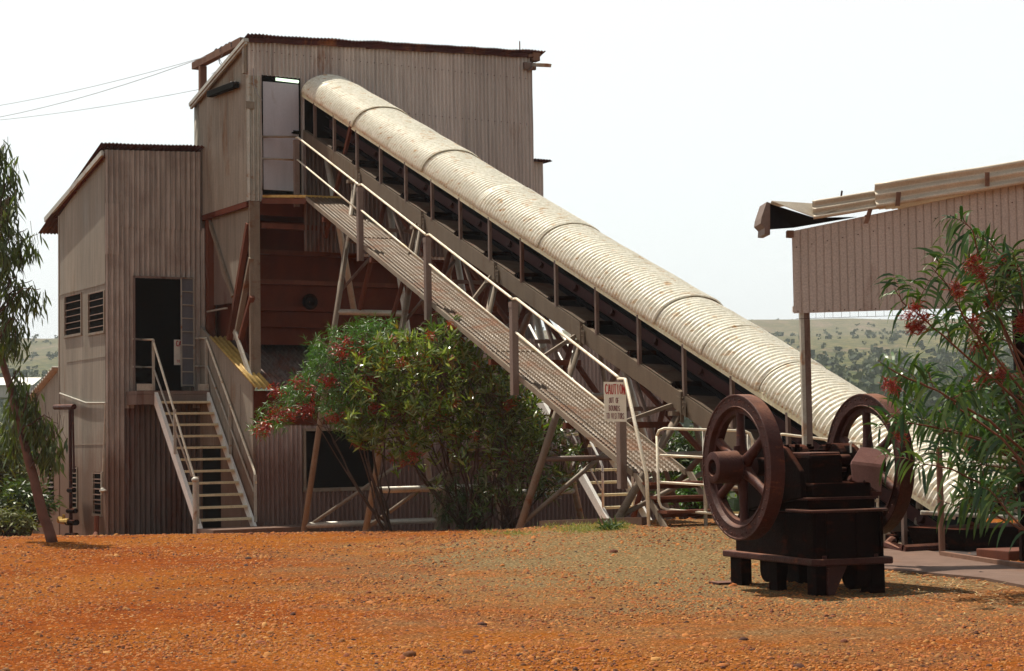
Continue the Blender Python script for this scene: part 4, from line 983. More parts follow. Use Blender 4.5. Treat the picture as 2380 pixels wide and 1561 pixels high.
# body
g = MB(); g.prism([C(.02, -1.13, .29), C(.02, -.02, .29), C(.02, -.02, .66), C(.02, -1.05, .66), C(.02, -1.13, .55)], ca_*.06); g.build('side_frame', M['dark'], cr, bevel=.01)
g = MB(); g.prism([C(.68, -1.13, .29), C(.68, -.02, .29), C(.68, -.02, .66), C(.68, -1.05, .66), C(.68, -1.13, .55)], ca_*.05); g.build('side_frame', M['dark'], cr, bevel=.01)
g = MB(); g.prism([C(.03, -.09, .29)]+[C(.03+.69*k/14, -.03+.075*math.sin(math.pi*k/14)**.7, .29) for k in range(15)]+[C(.72, -.09, .29)], Zv*.375); o_ = g.build('front_plate', M['dark'], cr, smooth=False)
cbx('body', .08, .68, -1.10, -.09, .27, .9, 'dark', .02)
g = MB(); pts = []
for i in range(15):
    t = i/14; a = -.02+.80*t; pts.append(C(a, -.01+.085*math.sin(math.pi*t)**.7, .665))
pts += [C(.78, -.34, .665), C(-.02, -.34, .665)]
g.prism(pts, Zv*.022); g.build('ledge_flange', M['rust'], cr, bevel=.006)
cbx('upper_front_block', .02, .70, -.30, -.08, .69, .765, 'dark', .008)
cbx('upper_flange', -.0, .72, -.31, -.055, .765, .785, 'rust', .005)
# ribs on the front face
for a in (.12, .40, .66):
    cbx('front_rib', a, a+.025, -.0, .062 if a == .40 else .03, .30, .66, 'dark', .004)
# cheeks carrying the bearings
for a0 in (-.01, .70):
    g = MB(); g.prism([C(a0, -1.0, .64), C(a0, -.12, .78), C(a0, -.14, 1.0), C(a0, -.24, 1.10), C(a0, -.34, 1.19), C(a0, -.40, 1.205), C(a0, -.78, 1.205), C(a0, -.86, 1.15), C(a0, -1.05, .9)], ca_*.05)
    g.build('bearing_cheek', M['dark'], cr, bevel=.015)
    g = MB(); g.lathe(C(a0-.07, -.533, 1.06), ca_, [(0, 0), (0, .16), (.19, .16), (.19, 0)], 28); g.build('bearing_cap', M['dark'], cr, bevel=.01)
for a in (.07, .18, .50):
    for b in (-.42, -.68):
        g = MB(); g.tube(C(a, b, 1.10), C(a, b, 1.215), .022, seg=10); g.tube(C(a, b, 1.165), C(a, b, 1.195), .042, seg=6); g.build('cap_bolt', M['dark'], cr)
g = MB(); g.lathe(C(.06, -.533, 1.08), ca_, [(0, 0), (0, .135), (.24, .135), (.24, 0)], 24); g.build('bearing_housing', M['dark'], cr)
cbx('pitman_block', .09, .42, -.36, -.12, .78, 1.135, 'dark', .03)
cbx('pitman_cap', .10, .41, -.44, -.14, 1.10, 1.15, 'rust', .012)
g = MB(); g.tube(C(.42, -.40, 1.08), C(.72, -.40, 1.08), .045, seg=16); g.tube(C(.42, -.32, 1.0), C(.60, -.32, 1.0), .02); g.build('cross_shaft', M['rust'], cr, smooth=True)
cbx('top_bar', .30, .72, -.66, -.60, 1.15, 1.17, 'dark', .004)
g = MB()                                             # bent guard plate
A0, A1 = CBp(1999, 1041, -.36), CBp(2073, 1046, -.36); B0, B1 = CBp(1977, 1076, -.16), CBp(2052, 1085, -.16); D0, D1 = CBp(1981, 1117, -.13), CBp(2047, 1146, -.13)
vs = []
def row(P, Q, inset=0):
    return [P.lerp(Q, t) for t in (0, .33, .66, 1)]
rows_ = [row(A0, A1), row(A0.lerp(B0, .5), A1.lerp(B1, .5)), row(A0.lerp(B0, .93), A1.lerp(B1, .93)), row(B0-Zv*.012, B1-Zv*.012), row(B0.lerp(D0, .5), B1.lerp(D1, .5)), row(D0, D1)]
g.add([p for r_ in rows_ for p in r_], [(j*4+i, j*4+i+1, (j+1)*4+i+1, (j+1)*4+i) for j in range(5) for i in range(3)])
m_ = metal('worn_mauve_guard_plate', (.16, .075, .065), (.22, .11, .095), rust=(.10, .03, .02), rust_amt=.3, scale=2, stretch=(1, 1, 1), met=.2, rough=.4)
g.build('guard_plate', m_, cr, solid=.014, bevel=.004)
g = MB(); g.tube(C(.49, -.14, .935), C(.60, -.13, .885), .026, seg=14); g.tube(C(.60, -.13, .885), C(.70, -.12, .825), .034, .030, seg=14); g.tube(C(.595, -.13, .89), C(.61, -.13, .88), .045, seg=14)
g.build('tension_rod', M['rust'], cr, smooth=False)
g = MB(); g.box(.66, .76, -.20, -.06, .785, .82, C); g.tube(C(.71, -.12, .78), C(.71, -.12, .87), .016); g.tube(C(.71, -.12, .80), C(.71, -.12, .825), .035, seg=6); g.build('rod_anchor', M['rust'], cr)
g = MB(); g.tube(C(.66, -.32, 1.14), C(.66, -.32, 1.22), .008); g.ball(C(.66, -.32, 1.225), .017); g.build('lever_knob', M['sign'], cr)
for (a, z) in ((.10, .32), (.25, .32), (.45, .32), (.62, .32)):
    g = MB(); g.tube(C(a, .015, z-.03), C(a, .015, z), .02, seg=6); g.build('flange_bolt', M['rust'], cr)

# ================================================================== open sided shed at the right
SY = 18.0
def SH(x, y, z): return V((x, SY+y, z))
def sx(px, py=730): return hitY(px, py, SY).x
shed = thing('raised_shed', 'pinkish grey ribbed iron shed raised on steel posts at the right', 'shed', SH(4, 1, 0))
X0 = hitY(1842, 600, SY).x
zb_ = lambda x: 2.505 + .0165*(x-X0)
zt_ = lambda x: 3.30 + (x-X0)*.192
g = MB(); corr(g, V((X0, SY, 0)), V((1, 0, 0)), V((0, -1, 0)), 0, 4.2, lambda a: zb_(X0+a), lambda a: zt_(X0+a)+.03, .0775, .010, f=groove, seg=14, rows=4, dents=.003, seed=41)
g.build('gable_wall', M['shed'], shed, smooth=False)
g = MB()
for row_ in (.12, .62):
    for k in range(50):
        x = X0+.04+k*.0775
        if (k % 2) == 0: z = zb_(x)+.02 if row_ < .3 else zt_(x)-.14; g.tube(V((x, SY-.004, z)), V((x, SY-.016, z)), .006, seg=5)
g.build('fixing_screws', M['rust'], shed)
g = MB(); g.boxv(SH(X0, .04, 2.52), V((4.2, 0, .07)), V((0, .05, 0)), V((0, 0, .06))); g.build('wall_girt', M['shed'], shed)
def rp(x, y, dz=0): return V((x, SY+y, 3.47 + (x-3.05)*.146 + dz))
# roof sheets: ribs run up the slope
e2 = V((1, 0, .146)).normalized()
g = MB(); sheet(g, rp(3.02, -.02, .10), V((.62, .78, .09)), 4.0, e2, 4.4, Zv, .15, .022, rows=3, wav=.01); g.build('roof', M['verge'], shed, smooth=True, solid=.006)
def verge(x0, x1, dz, dy, hh_, name='verge_sheet'):
    g = MB(); prof = []                               # two and a half corrugations bent down over the gable
    n = 34
    for i in range(n+1):
        t = i/n; h = hh_*(1-t); yy = -.03 - .06*t + dy; b = .020*math.sin(t*2*math.pi*2.4+.6); prof.append((yy-b*.9, h-.02+b*.2))
    vs = []; m = 16
    for j in range(m+1):
        x = x0+(x1-x0)*j/m
        for (yy, h) in prof: vs.append(rp(x, yy + .004*mn.noise(V((x*3, h*8, 2))), dz+h*1.0+.004*mn.noise(V((x*2, 5, 2)))))
    k = n+1; g.add(vs, [(j*k+i, j*k+i+1, (j+1)*k+i+1, (j+1)*k+i) for j in range(m) for i in range(n)])
    return g.build(name, M['verge'], shed, smooth=True, solid=.005)
verge(3.02, 3.74, -.01, 0, .19); verge(3.64, 7.0, .0, -.035, .245)
# curled eave corner with dark soffit
g = MB(); a = hitY(1793, 468, SY-.35); b = hitY(1893, 506, SY-.1); c = hitY(1990, 470, SY-.05); d_ = hitY(1890, 474, SY+.1)
g.add([a, b, c, d_, a+V((.1, .9, .05))], [(0, 1, 2, 3), (0, 3, 4)]); g.build('curled_eave_sheet', M['verge'], shed, solid=.006)
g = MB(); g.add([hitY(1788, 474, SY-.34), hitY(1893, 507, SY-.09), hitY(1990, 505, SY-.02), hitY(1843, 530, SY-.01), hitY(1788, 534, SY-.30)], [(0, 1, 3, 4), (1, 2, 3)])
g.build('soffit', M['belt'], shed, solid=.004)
g = MB(); p = hitY(1781, 472, SY-.36); g.prism([hitY(1782, 470, SY-.36), hitY(1790, 472, SY-.36), hitY(1790, 546, SY-.36), hitY(1777, 545, SY-.36), hitY(1778, 530, SY-.36), hitY(1768, 520, SY-.36), hitY(1770, 506, SY-.36)], V((0, .5, .02)))
g.build('eave_end_bracket', M['post'], shed)
g = MB(); g.prism([hitY(1830, 536, SY-.02), hitY(1845, 536, SY-.02), hitY(1845, 552, SY-.02), hitY(1830, 551, SY-.02)], V((0, .1, 0))); g.build('wall_plate_end', M['timber'], shed)
for (x, y, l, t) in ((2010, 510, 34, -.35), (2084, 470, 32, -.1), (2292, 424, 32, -.03)):
    p = hitY(x, y-6, SY-.12); s_ = l/4200*SY; g = MB(); g.boxv(p+V((-.02, -.03, -s_/2)), V((.045, 0, 0)), V((0, .012, 0)), V((-t*s_, -.0, s_))); g.tube(p+V((0, -.04, 0)), p+V((0, -.05, 0)), .012, seg=6)
    g.build('verge_strap', M['timber'], shed)
g = MB(); p = hitY(1955, 458, SY); g.tube(p, p+V((.01, 0, .06)), .01); g.build('bent_nail', M['rust'], shed)
px_, pw = hitY(1866, 900, SY).x, .098
g = MB()
g.boxv(SH(px_, .04, -.05), V((.035, 0, 0)), V((0, .10, 0)), V((0, 0, 2.6))); g.build('post', M['gal'], shed)  # paler strip paints in the lit left edge of the post
g = MB(); g.boxv(SH(px_+.036, .055, -.05), V((.06, 0, 0)), V((0, .07, 0)), V((0, 0, 2.6))); g.build('post_shaded_side', M['post'], shed)  # rest of the same post, its shaded side put into the colour
x2 = hitY(2366, 900, SY).x
g = MB(); g.boxv(SH(x2, .04, -.05), V((.11, 0, 0)), V((0, .10, 0)), V((0, 0, 2.62))); g.build('post', M['dark'], shed)
g = MB()
for k in range(26):
    x = X0+.05+k*.085
    g.tube(V((x, SY, zb_(x))), V((x, SY, zb_(x)-.055)), .002, seg=4)
g.tube(V((X0+.02, SY, zb_(X0)-.055)), V((X0+2.4, SY, zb_(X0+2.4)-.055)), .0028, seg=4); g.build('hanging_mesh_edge', M['rust'], shed)
g = MB(); g.boxv(SH(hitY(2215, 725, SY).x, -.02, 2.500), V((1.2, 0, .03)), V((0, .04, 0)), V((0, 0, .028))); g.build('pale_batten', M['white'], shed)

# ================================================================== conveyor feed end: path, grating kerb, pit frame, rails
pa = [(2066, 1277), (2075, 1281), (2160, 1287), (2420, 1322), (2420, 1386), (2290, 1352), (2066, 1331)]
def gpoly(px, z): return [hitZ(x, y, z) for x, y in px]
g = MB()
q = [hitZ(2030, 1281, 0), hitZ(2120, 1281, 0), hitZ(2500, 1330, 0), hitZ(2500, 1392, 0), hitZ(2290, 1350, 0), hitZ(2000, 1322, 0)]
g.prism([p+Zv*-.06 for p in q], Zv*.085); tag(g.build('concrete_path', M['conc'], origin=(0, 0, 0)), kind='structure')
pit = thing('feed_pit_frame', 'dark rusty steel frame and grating round the lower end of the conveyor', 'steel frame', hitZ(2250, 1280, 0))
g = MB()
a, b, c = hitZ(2062, 1268, .05), hitZ(2100, 1277, .05), hitZ(2420, 1258, .05)
g.pipe([hitZ(2075, 1256, .1), a, b, c], .05, 8); g.build('kerb_angle', M['rust'], pit)
g = MB(); d1, d2 = hitZ(2190, 1290, .03), hitZ(2420, 1326, .03); g.bar(d1, d2, .06, .07); g.build('kerb_beam', M['timber'], pit)
g = MB(); pts = [hitZ(2100, 1279, .012), hitZ(2390, 1262, .012), hitZ(2390, 1290, .012), hitZ(2190, 1292, .012)]
m, nt, bb = newmat('dark_open_grating'); pos = nd(nt, 'ShaderNodeNewGeometry').outputs['Position']
vv = nd(nt, 'ShaderNodeTexBrick'); vv.inputs['Scale'].default_value = 9; nt.links.new(pos, vv.inputs['Vector']); vv.inputs['Color1'].default_value = (.02, .012, .01, 1); vv.inputs['Color2'].default_value = (.03, .017, .014, 1); vv.inputs['Mortar'].default_value = (.14, .10, .09, 1)
nt.links.new(vv.outputs[0], bb.inputs['Base Color']); bb.inputs['Roughness'].default_value = .7
g.prism([p-Zv*.03 for p in pts], Zv*.03); g.build('grating', m, pit)
for (x, y0, y1, Y, w, mt) in ((2190, 1290, 1040, 19.2, .035, 'timber'), (2128, 1150, 1262, 21, .045, 'tan'), (2392, 850, 1290, 18.6, .06, 'dark')):
    g = MB(); p = hitY(x, max(y0, y1), Y); q_ = hitY(x+(-8 if Y < 20 else 12), min(y0, y1), Y); g.tube(p, q_, w, seg=10); g.build('upright', M[mt], pit)
for (xa, ya, xb, yb, Y, r, mt) in ((2150, 1118, 2375, 1128, 20.5, .02, 'yel'), (2150, 1148, 2380, 1152, 20.4, .03, 'dark'), (2140, 1192, 2380, 1205, 19.5, .024, 'gal'), (2180, 1160, 2380, 1170, 20.8, .035, 'dark'),
        (2200, 1052, 2390, 1070, 20, .014, 'gal'), (2120, 1072, 2380, 1085, 21.5, .02, 'gal'), (2250, 1215, 2380, 1280, 20.2, .03, 'red'), (2140, 1215, 2300, 1290, 21.2, .05, 'red'), (2330, 1150, 2420, 1180, 19.8, .02, 'red')):
    g = MB(); g.tube(hitY(xa, ya, Y), hitY(xb, yb, Y), r, seg=10); g.build('rail', M[mt], pit)
# feed hopper under the hood end
g = MB(); h0 = W(1.0, 16.7, 0); g.prism([W(1.0, 16.6, .25), W(2.4, 16.6, .25), W(2.2, 16.6, -.2), W(1.2, 16.6, -.2)], Nv*.8); g.build('feed_hopper', M['dark'], pit)
g = MB(); g.boxv(W(.75, 17.6, .6), Uv*2.9, Nv*.05, Zv*.03); g.build('hopper_lip', M['dark'], pit)
mbk = MB(); p = hitZ(2345, 1305, 0); mbk.boxv(p, V((.9, .2, 0)), V((-.2, .5, 0)), V((0, 0, .10))); tag(mbk.build('red_steel_box', M['red'], origin=p, bevel=.01), 'low red painted steel box by the path at the right edge', 'box')
# ================================================================== foliage helpers
def leaf(mb, p, d, L, w, droop=.5, side=None, seg=3, curl=0):
    """curved lance shaped leaf starting at p along d, bending towards the ground"""
    d = d.normalized(); s = (side or d.cross(V((ru(-1, 1), ru(-1, 1), ru(-1, 1))))).normalized()
    vs = []; c = V(p); st = L/seg
    prof = {2: (0, 1, 0), 3: (.25, 1, .8, 0), 4: (.2, .9, 1, .65, 0), 5: (.2, .8, 1, .9, .55, 0)}[seg]
    for i in range(seg+1):
        ww = w*.5*prof[i]
        if i == seg: vs.append(c.copy())
        else: vs += [c - s*ww, c + s*ww]
        d = (d + V((0, 0, -droop/seg)) + s*curl/seg).normalized(); c = c + d*st
    fs = [(2*i, 2*i+1, 2*i+3, 2*i+2) for i in range(seg-1)] + [(2*seg-2, 2*seg-1, 2*seg)]
    mb.add(vs, fs)
def rdir(zmin=-1, zmax=1):
    t = ru(0, 6.283); z = ru(zmin, zmax); r = math.sqrt(max(0, 1-z*z)); return V((math.cos(t)*r, math.sin(t)*r, z))
def limb(mb, pts, r0, r1, seg=7, wob=.0):
    P = [V(p) for p in pts]; out = []
    for i in range(len(P)-1):
        for k in range(4):
            q = P[i].lerp(P[i+1], k/4); out.append(q + V((ru(-wob, wob), ru(-wob, wob), ru(-wob, wob)*.5)) if (i or k) else q)
    out.append(P[-1]); n = len(out)
    mb.pipe(out, [r0+(r1-r0)*i/(n-1) for i in range(n)], seg); return out
def pods(mb, c, r, n, L=.05, w=.006):
    for _ in range(n):
        q = c + rdir()*r*ru(.1, 1); q.z -= r*.2
        leaf(mb, q, rdir(-.6, .8), L*ru(.6, 1.3), w, ru(-.5, 1.6), seg=4, curl=ru(-2.5, 2.5))

# ================================================================== right hand acacia (near the camera)
aca = thing('flowering_acacia', 'acacia with long drooping leaves and red seed pod clusters in front of the raised shed', 'tree', V((5.0, 15.2, 0)))
lf, tw, pd, wd_ = MB(), MB(), MB(), MB()
def AY(x, y, dep): return hitY(x, y, 14.6+dep)
trunk = [V((5.05, 15.2, -.05)), V((4.98, 15.1, .7)), AY(2440, 1000, .3), AY(2425, 820, .2), AY(2400, 640, .1)]
limb(wd_, trunk, .06, .02, 10, .02); wd_.build('trunk', M['barkd'], aca, smooth=True)
boughs = [  # (pixel polyline from the trunk outwards, depth start, depth end, pod cluster pixels)
 ([(2430, 960), (2350, 800), (2290, 660), (2262, 540), (2240, 512)], .3, -.3, [(2262, 600), (2275, 622), (2255, 618), (2282, 640)]),
 ([(2430, 900), (2380, 760), (2330, 630), (2310, 585), (2318, 555)], .2, .3, [(2330, 602), (2345, 618), (2318, 640), (2325, 622)]),
 ([(2440, 990), (2330, 850), (2240, 740), (2200, 660), (2165, 622)], .2, -.6, [(2218, 662), (2228, 678)]),
 ([(2440, 1000), (2330, 900), (2230, 815), (2150, 745), (2095, 700), (2080, 670)], .1, -.4, [(2130, 712), (2128, 745), (2110, 732), (2150, 735), (2140, 760), (2118, 760)]),
 ([(2430, 1060), (2340, 930), (2270, 780), (2262, 745), (2230, 735)], .4, .0, [(2262, 742), (2268, 765)]),
 ([(2440, 1040), (2370, 860), (2330, 760), (2300, 690), (2290, 660)], -.2, .4, [(2296, 690), (2300, 705)]),
 ([(2440, 1100), (2300, 980), (2180, 910), (2090, 870), (2055, 850), (2040, 838)], .0, -.8, [(2066, 888), (2080, 898)]),
 ([(2440, 1120), (2330, 1040), (2200, 1000), (2120, 985), (2060, 985), (2030, 1000)], .3, -.2, [(2092, 1010)]),
 ([(2440, 1150), (2330, 1020), (2230, 950), (2170, 900), (2160, 860)], -.3, .2, [(2275, 885), (2290, 875), (2265, 800)]),
 ([(2440, 1080), (2380, 960), (2330, 880), (2310, 820), (2300, 790)], .0, .3, [(2320, 872), (2330, 862)]),
 ([(2440, 1170), (2370, 1080), (2280, 1020), (2215, 1000), (2180, 1010)], .4, .0, []),
 ([(2440, 1200), (2360, 1180), (2290, 1130), (2210, 1090), (2150, 1080), (2130, 1090)], .2, -.3, []),
 ([(2450, 1240), (2370, 1230), (2300, 1190), (2230, 1180), (2175, 1160)], -.1, .3, []),
 ([(2450, 1210), (2400, 1140), (2370, 1080), (2350, 1000), (2345, 960)], .0, .2, [(2372, 760), (2376, 740)]),
 ([(2440, 900), (2400, 800), (2380, 700), (2372, 640), (2362, 600)], -.2, .2, [(2374, 745)]),
 ([(2440, 820), (2410, 700), (2390, 620), (2370, 575)], .3, .4, []),
 ([(2450, 1100), (2380, 1010), (2320, 960), (2260, 930), (2220, 930)], .5, .3, [(2250, 1040)]),
 ([(2450, 900), (2400, 850), (2350, 800), (2320, 780), (2290, 770)], .2, .5, []),
 ([(2450, 1000), (2400, 950), (2340, 900), (2290, 870), (2250, 850)], .6, .6, [(2360, 870)]),
 ([(2450, 1080), (2400, 1020), (2350, 990), (2300, 985), (2260, 1000)], .1, .6, []),
 ([(2450, 1150), (2400, 1110), (2340, 1090), (2280, 1080), (2230, 1110)], .5, .1, []),
 ([(2440, 760), (2410, 700), (2390, 680), (2370, 670), (2350, 690)], .5, .5, []),
 ([(2450, 1280), (2400, 1250), (2340, 1190), (2310, 1150), (2290, 1130)], -.4, -.3, []),
]
for bi, (pl, d0, d1, pc) in enumerate(boughs):
    P = [AY(x, y, d0+(d1-d0)*i/(len(pl)-1)) for i, (x, y) in enumerate(pl)]
    pts = limb(tw, P, .013, .003, 5, .006)
    n = len(pts)
    for i in range(2, n-1):
        t = i/n
        if (t < .30 and R_() < .5) or (pts[i].z > 1.75 and t < .5): continue
        seg_l = (pts[i+1]-pts[i]).length; cnt = max(1, int(seg_l/(.060 if bi < 8 else .05)))
        for k in range(cnt):
            q = pts[i].lerp(pts[i+1], k/cnt); ax = (pts[i+1]-pts[i]).normalized()
            for sgn in (-1, 1):
                if R_() < .28: continue
                sd = ax.cross(V((ru(-.3, .3), -1, ru(-.3, .3)))).normalized()*sgn
                d = (sd*1.0 + ax*ru(.3, 1.0) + V((0, ru(-.4, .4), .25))).normalized()
                L = ru(.18, .33)*(1 if t < .85 else .65); leaf(lf, q, d, L, L*ru(.095, .135), ru(1.3, 2.6), seg=5, side=d.cross(V((ru(-.5, .5), -1, ru(-.2, .6)))))
    # side shoots
    for _ in range(3):
        i = int(ru(.35, .95)*(n-1)); q = pts[i]; dd = (rdir(-.2, .9)+V((-.5, 0, .2))).normalized(); tip = q+dd*ru(.15, .38)
        if pix(tip)[0] < 2010 or pix(tip)[1] < 500: continue
        sp2 = limb(tw, [q, q.lerp(tip, .5)+V((0, 0, .02)), tip], .005, .002, 4, .004)
        for j in range(1, len(sp2)):
            for sgn in (-1, 1):
                for rep in range(1):
                    ax = (sp2[j]-sp2[j-1]).normalized(); sd = ax.cross(V((0, -1, 0))).normalized()*sgn; d = (sd+ax*ru(.2, 1.0)+V((0, ru(-.5, .5), .2))).normalized(); L = ru(.15, .26)
                    leaf(lf, sp2[j], d, L, L*ru(.095, .135), ru(1.2, 2.5), seg=5, side=d.cross(V((ru(-.5, .5), -1, ru(-.2, .6)))))
    for (x, y) in pc:
        c = AY(x, y, d1*.8+d0*.2-.12); pods(pd, c, .060, 90, .06, .008)
lf.build('foliage', M['lf_aca'], aca); tw.build('branch', M['twig'], aca, smooth=True); pd.build('seed_pods', M['pod'], aca)

M['lf_bro2'] = leafmat('grey_green_bush_leaves', [(.03, .06, .012), (.055, .10, .018), (.09, .14, .03), (.18, .22, .09), (.14, .045, .014)], .32, .25)
# ================================================================== big bush in front of the lower building
def bushcrown(root, cx, Y, px_poly, depth, n_shoots, leafn, L, w, mats, droop, up=.4, wood=None, base=None, podn=0, seed=0, clusterpx=None, podm='podo', low=None, density=None, rosette=True, nl_=22):
    """crown whose outline on the photograph is px_poly, filled through 'depth' metres; shoots of leaves inside it"""
    lf, pd, wd = MB(), MB(), MB()
    def inside(x, y):
        c = False; j = len(px_poly)-1
        for i in range(len(px_poly)):
            xi, yi = px_poly[i]; xj, yj = px_poly[j]
            if (yi > y) != (yj > y) and x < (xj-xi)*(y-yi)/(yj-yi)+xi: c = not c
            j = i
        return c
    xs = [p[0] for p in px_poly]; ys = [p[1] for p in px_poly]; pts = []
    tries = 0
    while len(pts) < n_shoots and tries < n_shoots*60:
        tries += 1; x, y = ru(min(xs), max(xs)), ru(min(ys), max(ys))
        if not inside(x, y): continue
        dd = (R_()-.5)*depth
        nz = mn.noise(V((x/30, y/26, dd*1.4+seed)))
        th = -.12 if density is None else density(x, y)
        if nz < th: continue
        pts.append((x+random.gauss(0, 7), y+random.gauss(0, 7), dd))
    bp = V(base)
    nodes = []                                   # limbs grow from the base to spread crown points
    rb = pts[::max(1, len(pts)//nl_)][:nl_]
    for (x, y, dd) in rb:
        tip = hitY(x, y, Y+dd); m1 = bp.lerp(tip, .38) + V((ru(-.12, .12), ru(-.1, .1), -.12)); m2 = bp.lerp(tip, .72) + V((ru(-.1, .1), ru(-.1, .1), ru(-.02, .12)))
        nodes += limb(wd, [bp+V((ru(-.08, .08), ru(-.08, .08), 0)), m1, m2, tip], .022 if nl_ > 12 else .018, .004, 6, .03)
    for (x, y, dd) in pts:
        q = hitY(x, y, Y+dd)
        if wood and R_() < .35:
            nb_ = min(random.sample(nodes, min(30, len(nodes))), key=lambda a: (a-q).length); wd.pipe([nb_, nb_.lerp(q, .5)+V((0, 0, ru(-.05, .08))), q], [.008, .006, .003], 4)
        ax = (rdir(-.1, 1)+V((0, 0, up*1.4))).normalized()
        for k in range(leafn):
            if rosette: d = (ax*ru(.2, 1.0)+rdir()*.75).normalized(); o = q + ax*ru(-.10, .10)
            else: d = (rdir(-.4, .6)).normalized(); o = q + ax*ru(-.18, .18)
            l = L*ru(.65, 1.25); leaf(lf, o, d, l, l*w*ru(.8, 1.2), droop*ru(.4, 1.5), seg=3)
    if clusterpx:
        for (x, y, r, n) in clusterpx: pods(pd, hitY(x, y, Y-.5*depth), r*1.15, n*2, .09, .020)
    for _ in range(podn):
        x, y, dd = random.choice(pts); dd = -abs(dd); pods(pd, hitY(x, y, Y+dd-.1), ru(.08, .14), 34, .09, .022)
    lf.build('foliage', mats, root); wd.build('branch', M['barkd'] if wood is None or wood is True else wood, root, smooth=True)
    if pd.v: pd.build('seed_pods', M[podm], root)
YB = 27.7
b1 = thing('broad_leaved_bush', 'large bush of upright pale green leaves in front of the lower building and trestles', 'bush', hitY(1085, 1235, YB))
poly = [(860, 800), (905, 775), (960, 790), (1000, 745), (1030, 735), (1060, 770), (1110, 800), (1150, 850), (1190, 890), (1240, 930), (1270, 1000), (1265, 1060), (1200, 1110), (1120, 1080), (1075, 1110), (1040, 1150), (960, 1090), (900, 1100), (870, 1090), (890, 1040), (850, 1060), (815, 1000), (820, 930), (800, 860)]
bushcrown(b1, 1040, YB, poly, 2.2, 840, 12, .155, .20, M['lf_bro'], .25, up=.8, wood=True, base=hitY(1090, 1245, YB), podn=30, seed=1, nl_=15, density=lambda x, y: .03+.26*max(0, (y-960)/120))
b2 = thing('red_podded_bush', 'finer leaved bush with red seed pods spreading left over the lower building', 'bush', hitY(905, 1238, YB+.3))
poly = [(585, 1000), (610, 955), (650, 940), (660, 895), (710, 870), (715, 810), (770, 765), (830, 755), (890, 745), (930, 770), (900, 850), (900, 920), (880, 990), (830, 1020), (780, 990), (740, 960), (700, 935), (650, 1000), (600, 1010)]
bushcrown(b2, 760, YB+.2, poly, 1.6, 560, 16, .14, .085, M['lf_fin'], 1.2, up=.5, wood=M['barkd'], base=hitY(905, 1245, YB+.3), podn=6, seed=5, podm='pod', nl_=11,
    clusterpx=[(x, y, .12, 30) for (x, y) in [(602, 1000), (620, 990), (640, 962), (655, 955), (640, 905), (680, 960), (692, 885), (722, 905), (757, 878), (770, 882), (800, 822), (832, 820), (720, 945), (705, 950), (768, 968), (785, 805), (805, 790), (845, 878), (868, 880), (870, 945), (875, 870)]])
b3 = thing('dark_leaved_bush', 'darker straggly bush under the walkway between the big bush and the caution sign', 'bush', hitY(1180, 1225, YB-.6))
poly = [(1120, 830), (1170, 860), (1220, 920), (1290, 960), (1340, 1000), (1355, 1050), (1390, 1080), (1330, 1130), (1290, 1150), (1240, 1170), (1180, 1160), (1120, 1200), (1090, 1180), (1120, 1080), (1060, 1000)]
bushcrown(b3, 1200, YB-.4, poly, 1.8, 330, 10, .14, .17, M['lf_bro2'], .6, up=.3, wood=True, base=hitY(1180, 1230, YB-.4), podn=0, seed=9, density=lambda x, y: .06, nl_=14)
b4 = thing('low_weeping_shrub', 'small drooping shrub by the dark doorway low under the big bush', 'bush', hitY(1085, 1235, YB+.2))
poly = [(990, 1130), (1060, 1110), (1110, 1140), (1140, 1190), (1120, 1220), (1060, 1225), (1020, 1200)]
bushcrown(b4, 1080, YB+.2, poly, .9, 90, 12, .15, .09, M['lf_dk'], 1.4, up=.2, wood=True, base=hitY(1120, 1235, YB+.2), seed=12, rosette=False)

# ================================================================== left eucalypt
eu = thing('eucalypt', 'slim eucalypt with drooping leaves leaning into the left edge beside the control building', 'tree', V((hitY(120, 1262, 24.4).x, 24.4, 0)))
g = MB(); tr = [hitY(x, y, 24.4+d) for x, y, d in ((122, 1264, 0), (95, 1180, .0), (72, 1090, .1), (42, 970, .2), (12, 860, .3), (-20, 760, .3), (-30, 600, .3), (-15, 450, .2), (-10, 340, .1))]
limb(g, tr, .075, .02, 10, .01); g.build('trunk', M['bark'], eu, smooth=True)
lf, tw = MB(), MB()
def spray(px_from, px_to, dep, n, L=.20, fall=70):
    n = int(n*(.95 if px_to[1] > 850 else .62))
    p, q = hitY(*px_from, 24.4), hitY(*px_to, 24.4+dep); m = p.lerp(q, .6)+V((0, 0, .15)); pts = limb(tw, [p, m, q], .014, .004, 5, .02)
    for k in range(n):
        t = ru(.25, 1)**.8; a = pts[min(len(pts)-1, int(t*len(pts)))] + rdir()*ru(0, .14); hang = ru(0, fall)/4200*24.4
        if hang > .12 and R_() < .16: tw.pipe([a, a-V((ru(-.03, .03), 0, hang*.6)), a-V((ru(-.05, .05), 0, hang))], [.004, .003, .002], 3)
        b = a - V((ru(-.05, .05), ru(-.05, .05), hang)); d = (rdir(-1, .2)+V((0, 0, -.9))).normalized(); leaf(lf, b, d, L*ru(.6, 1.25), L*ru(.13, .19), .5, seg=3)
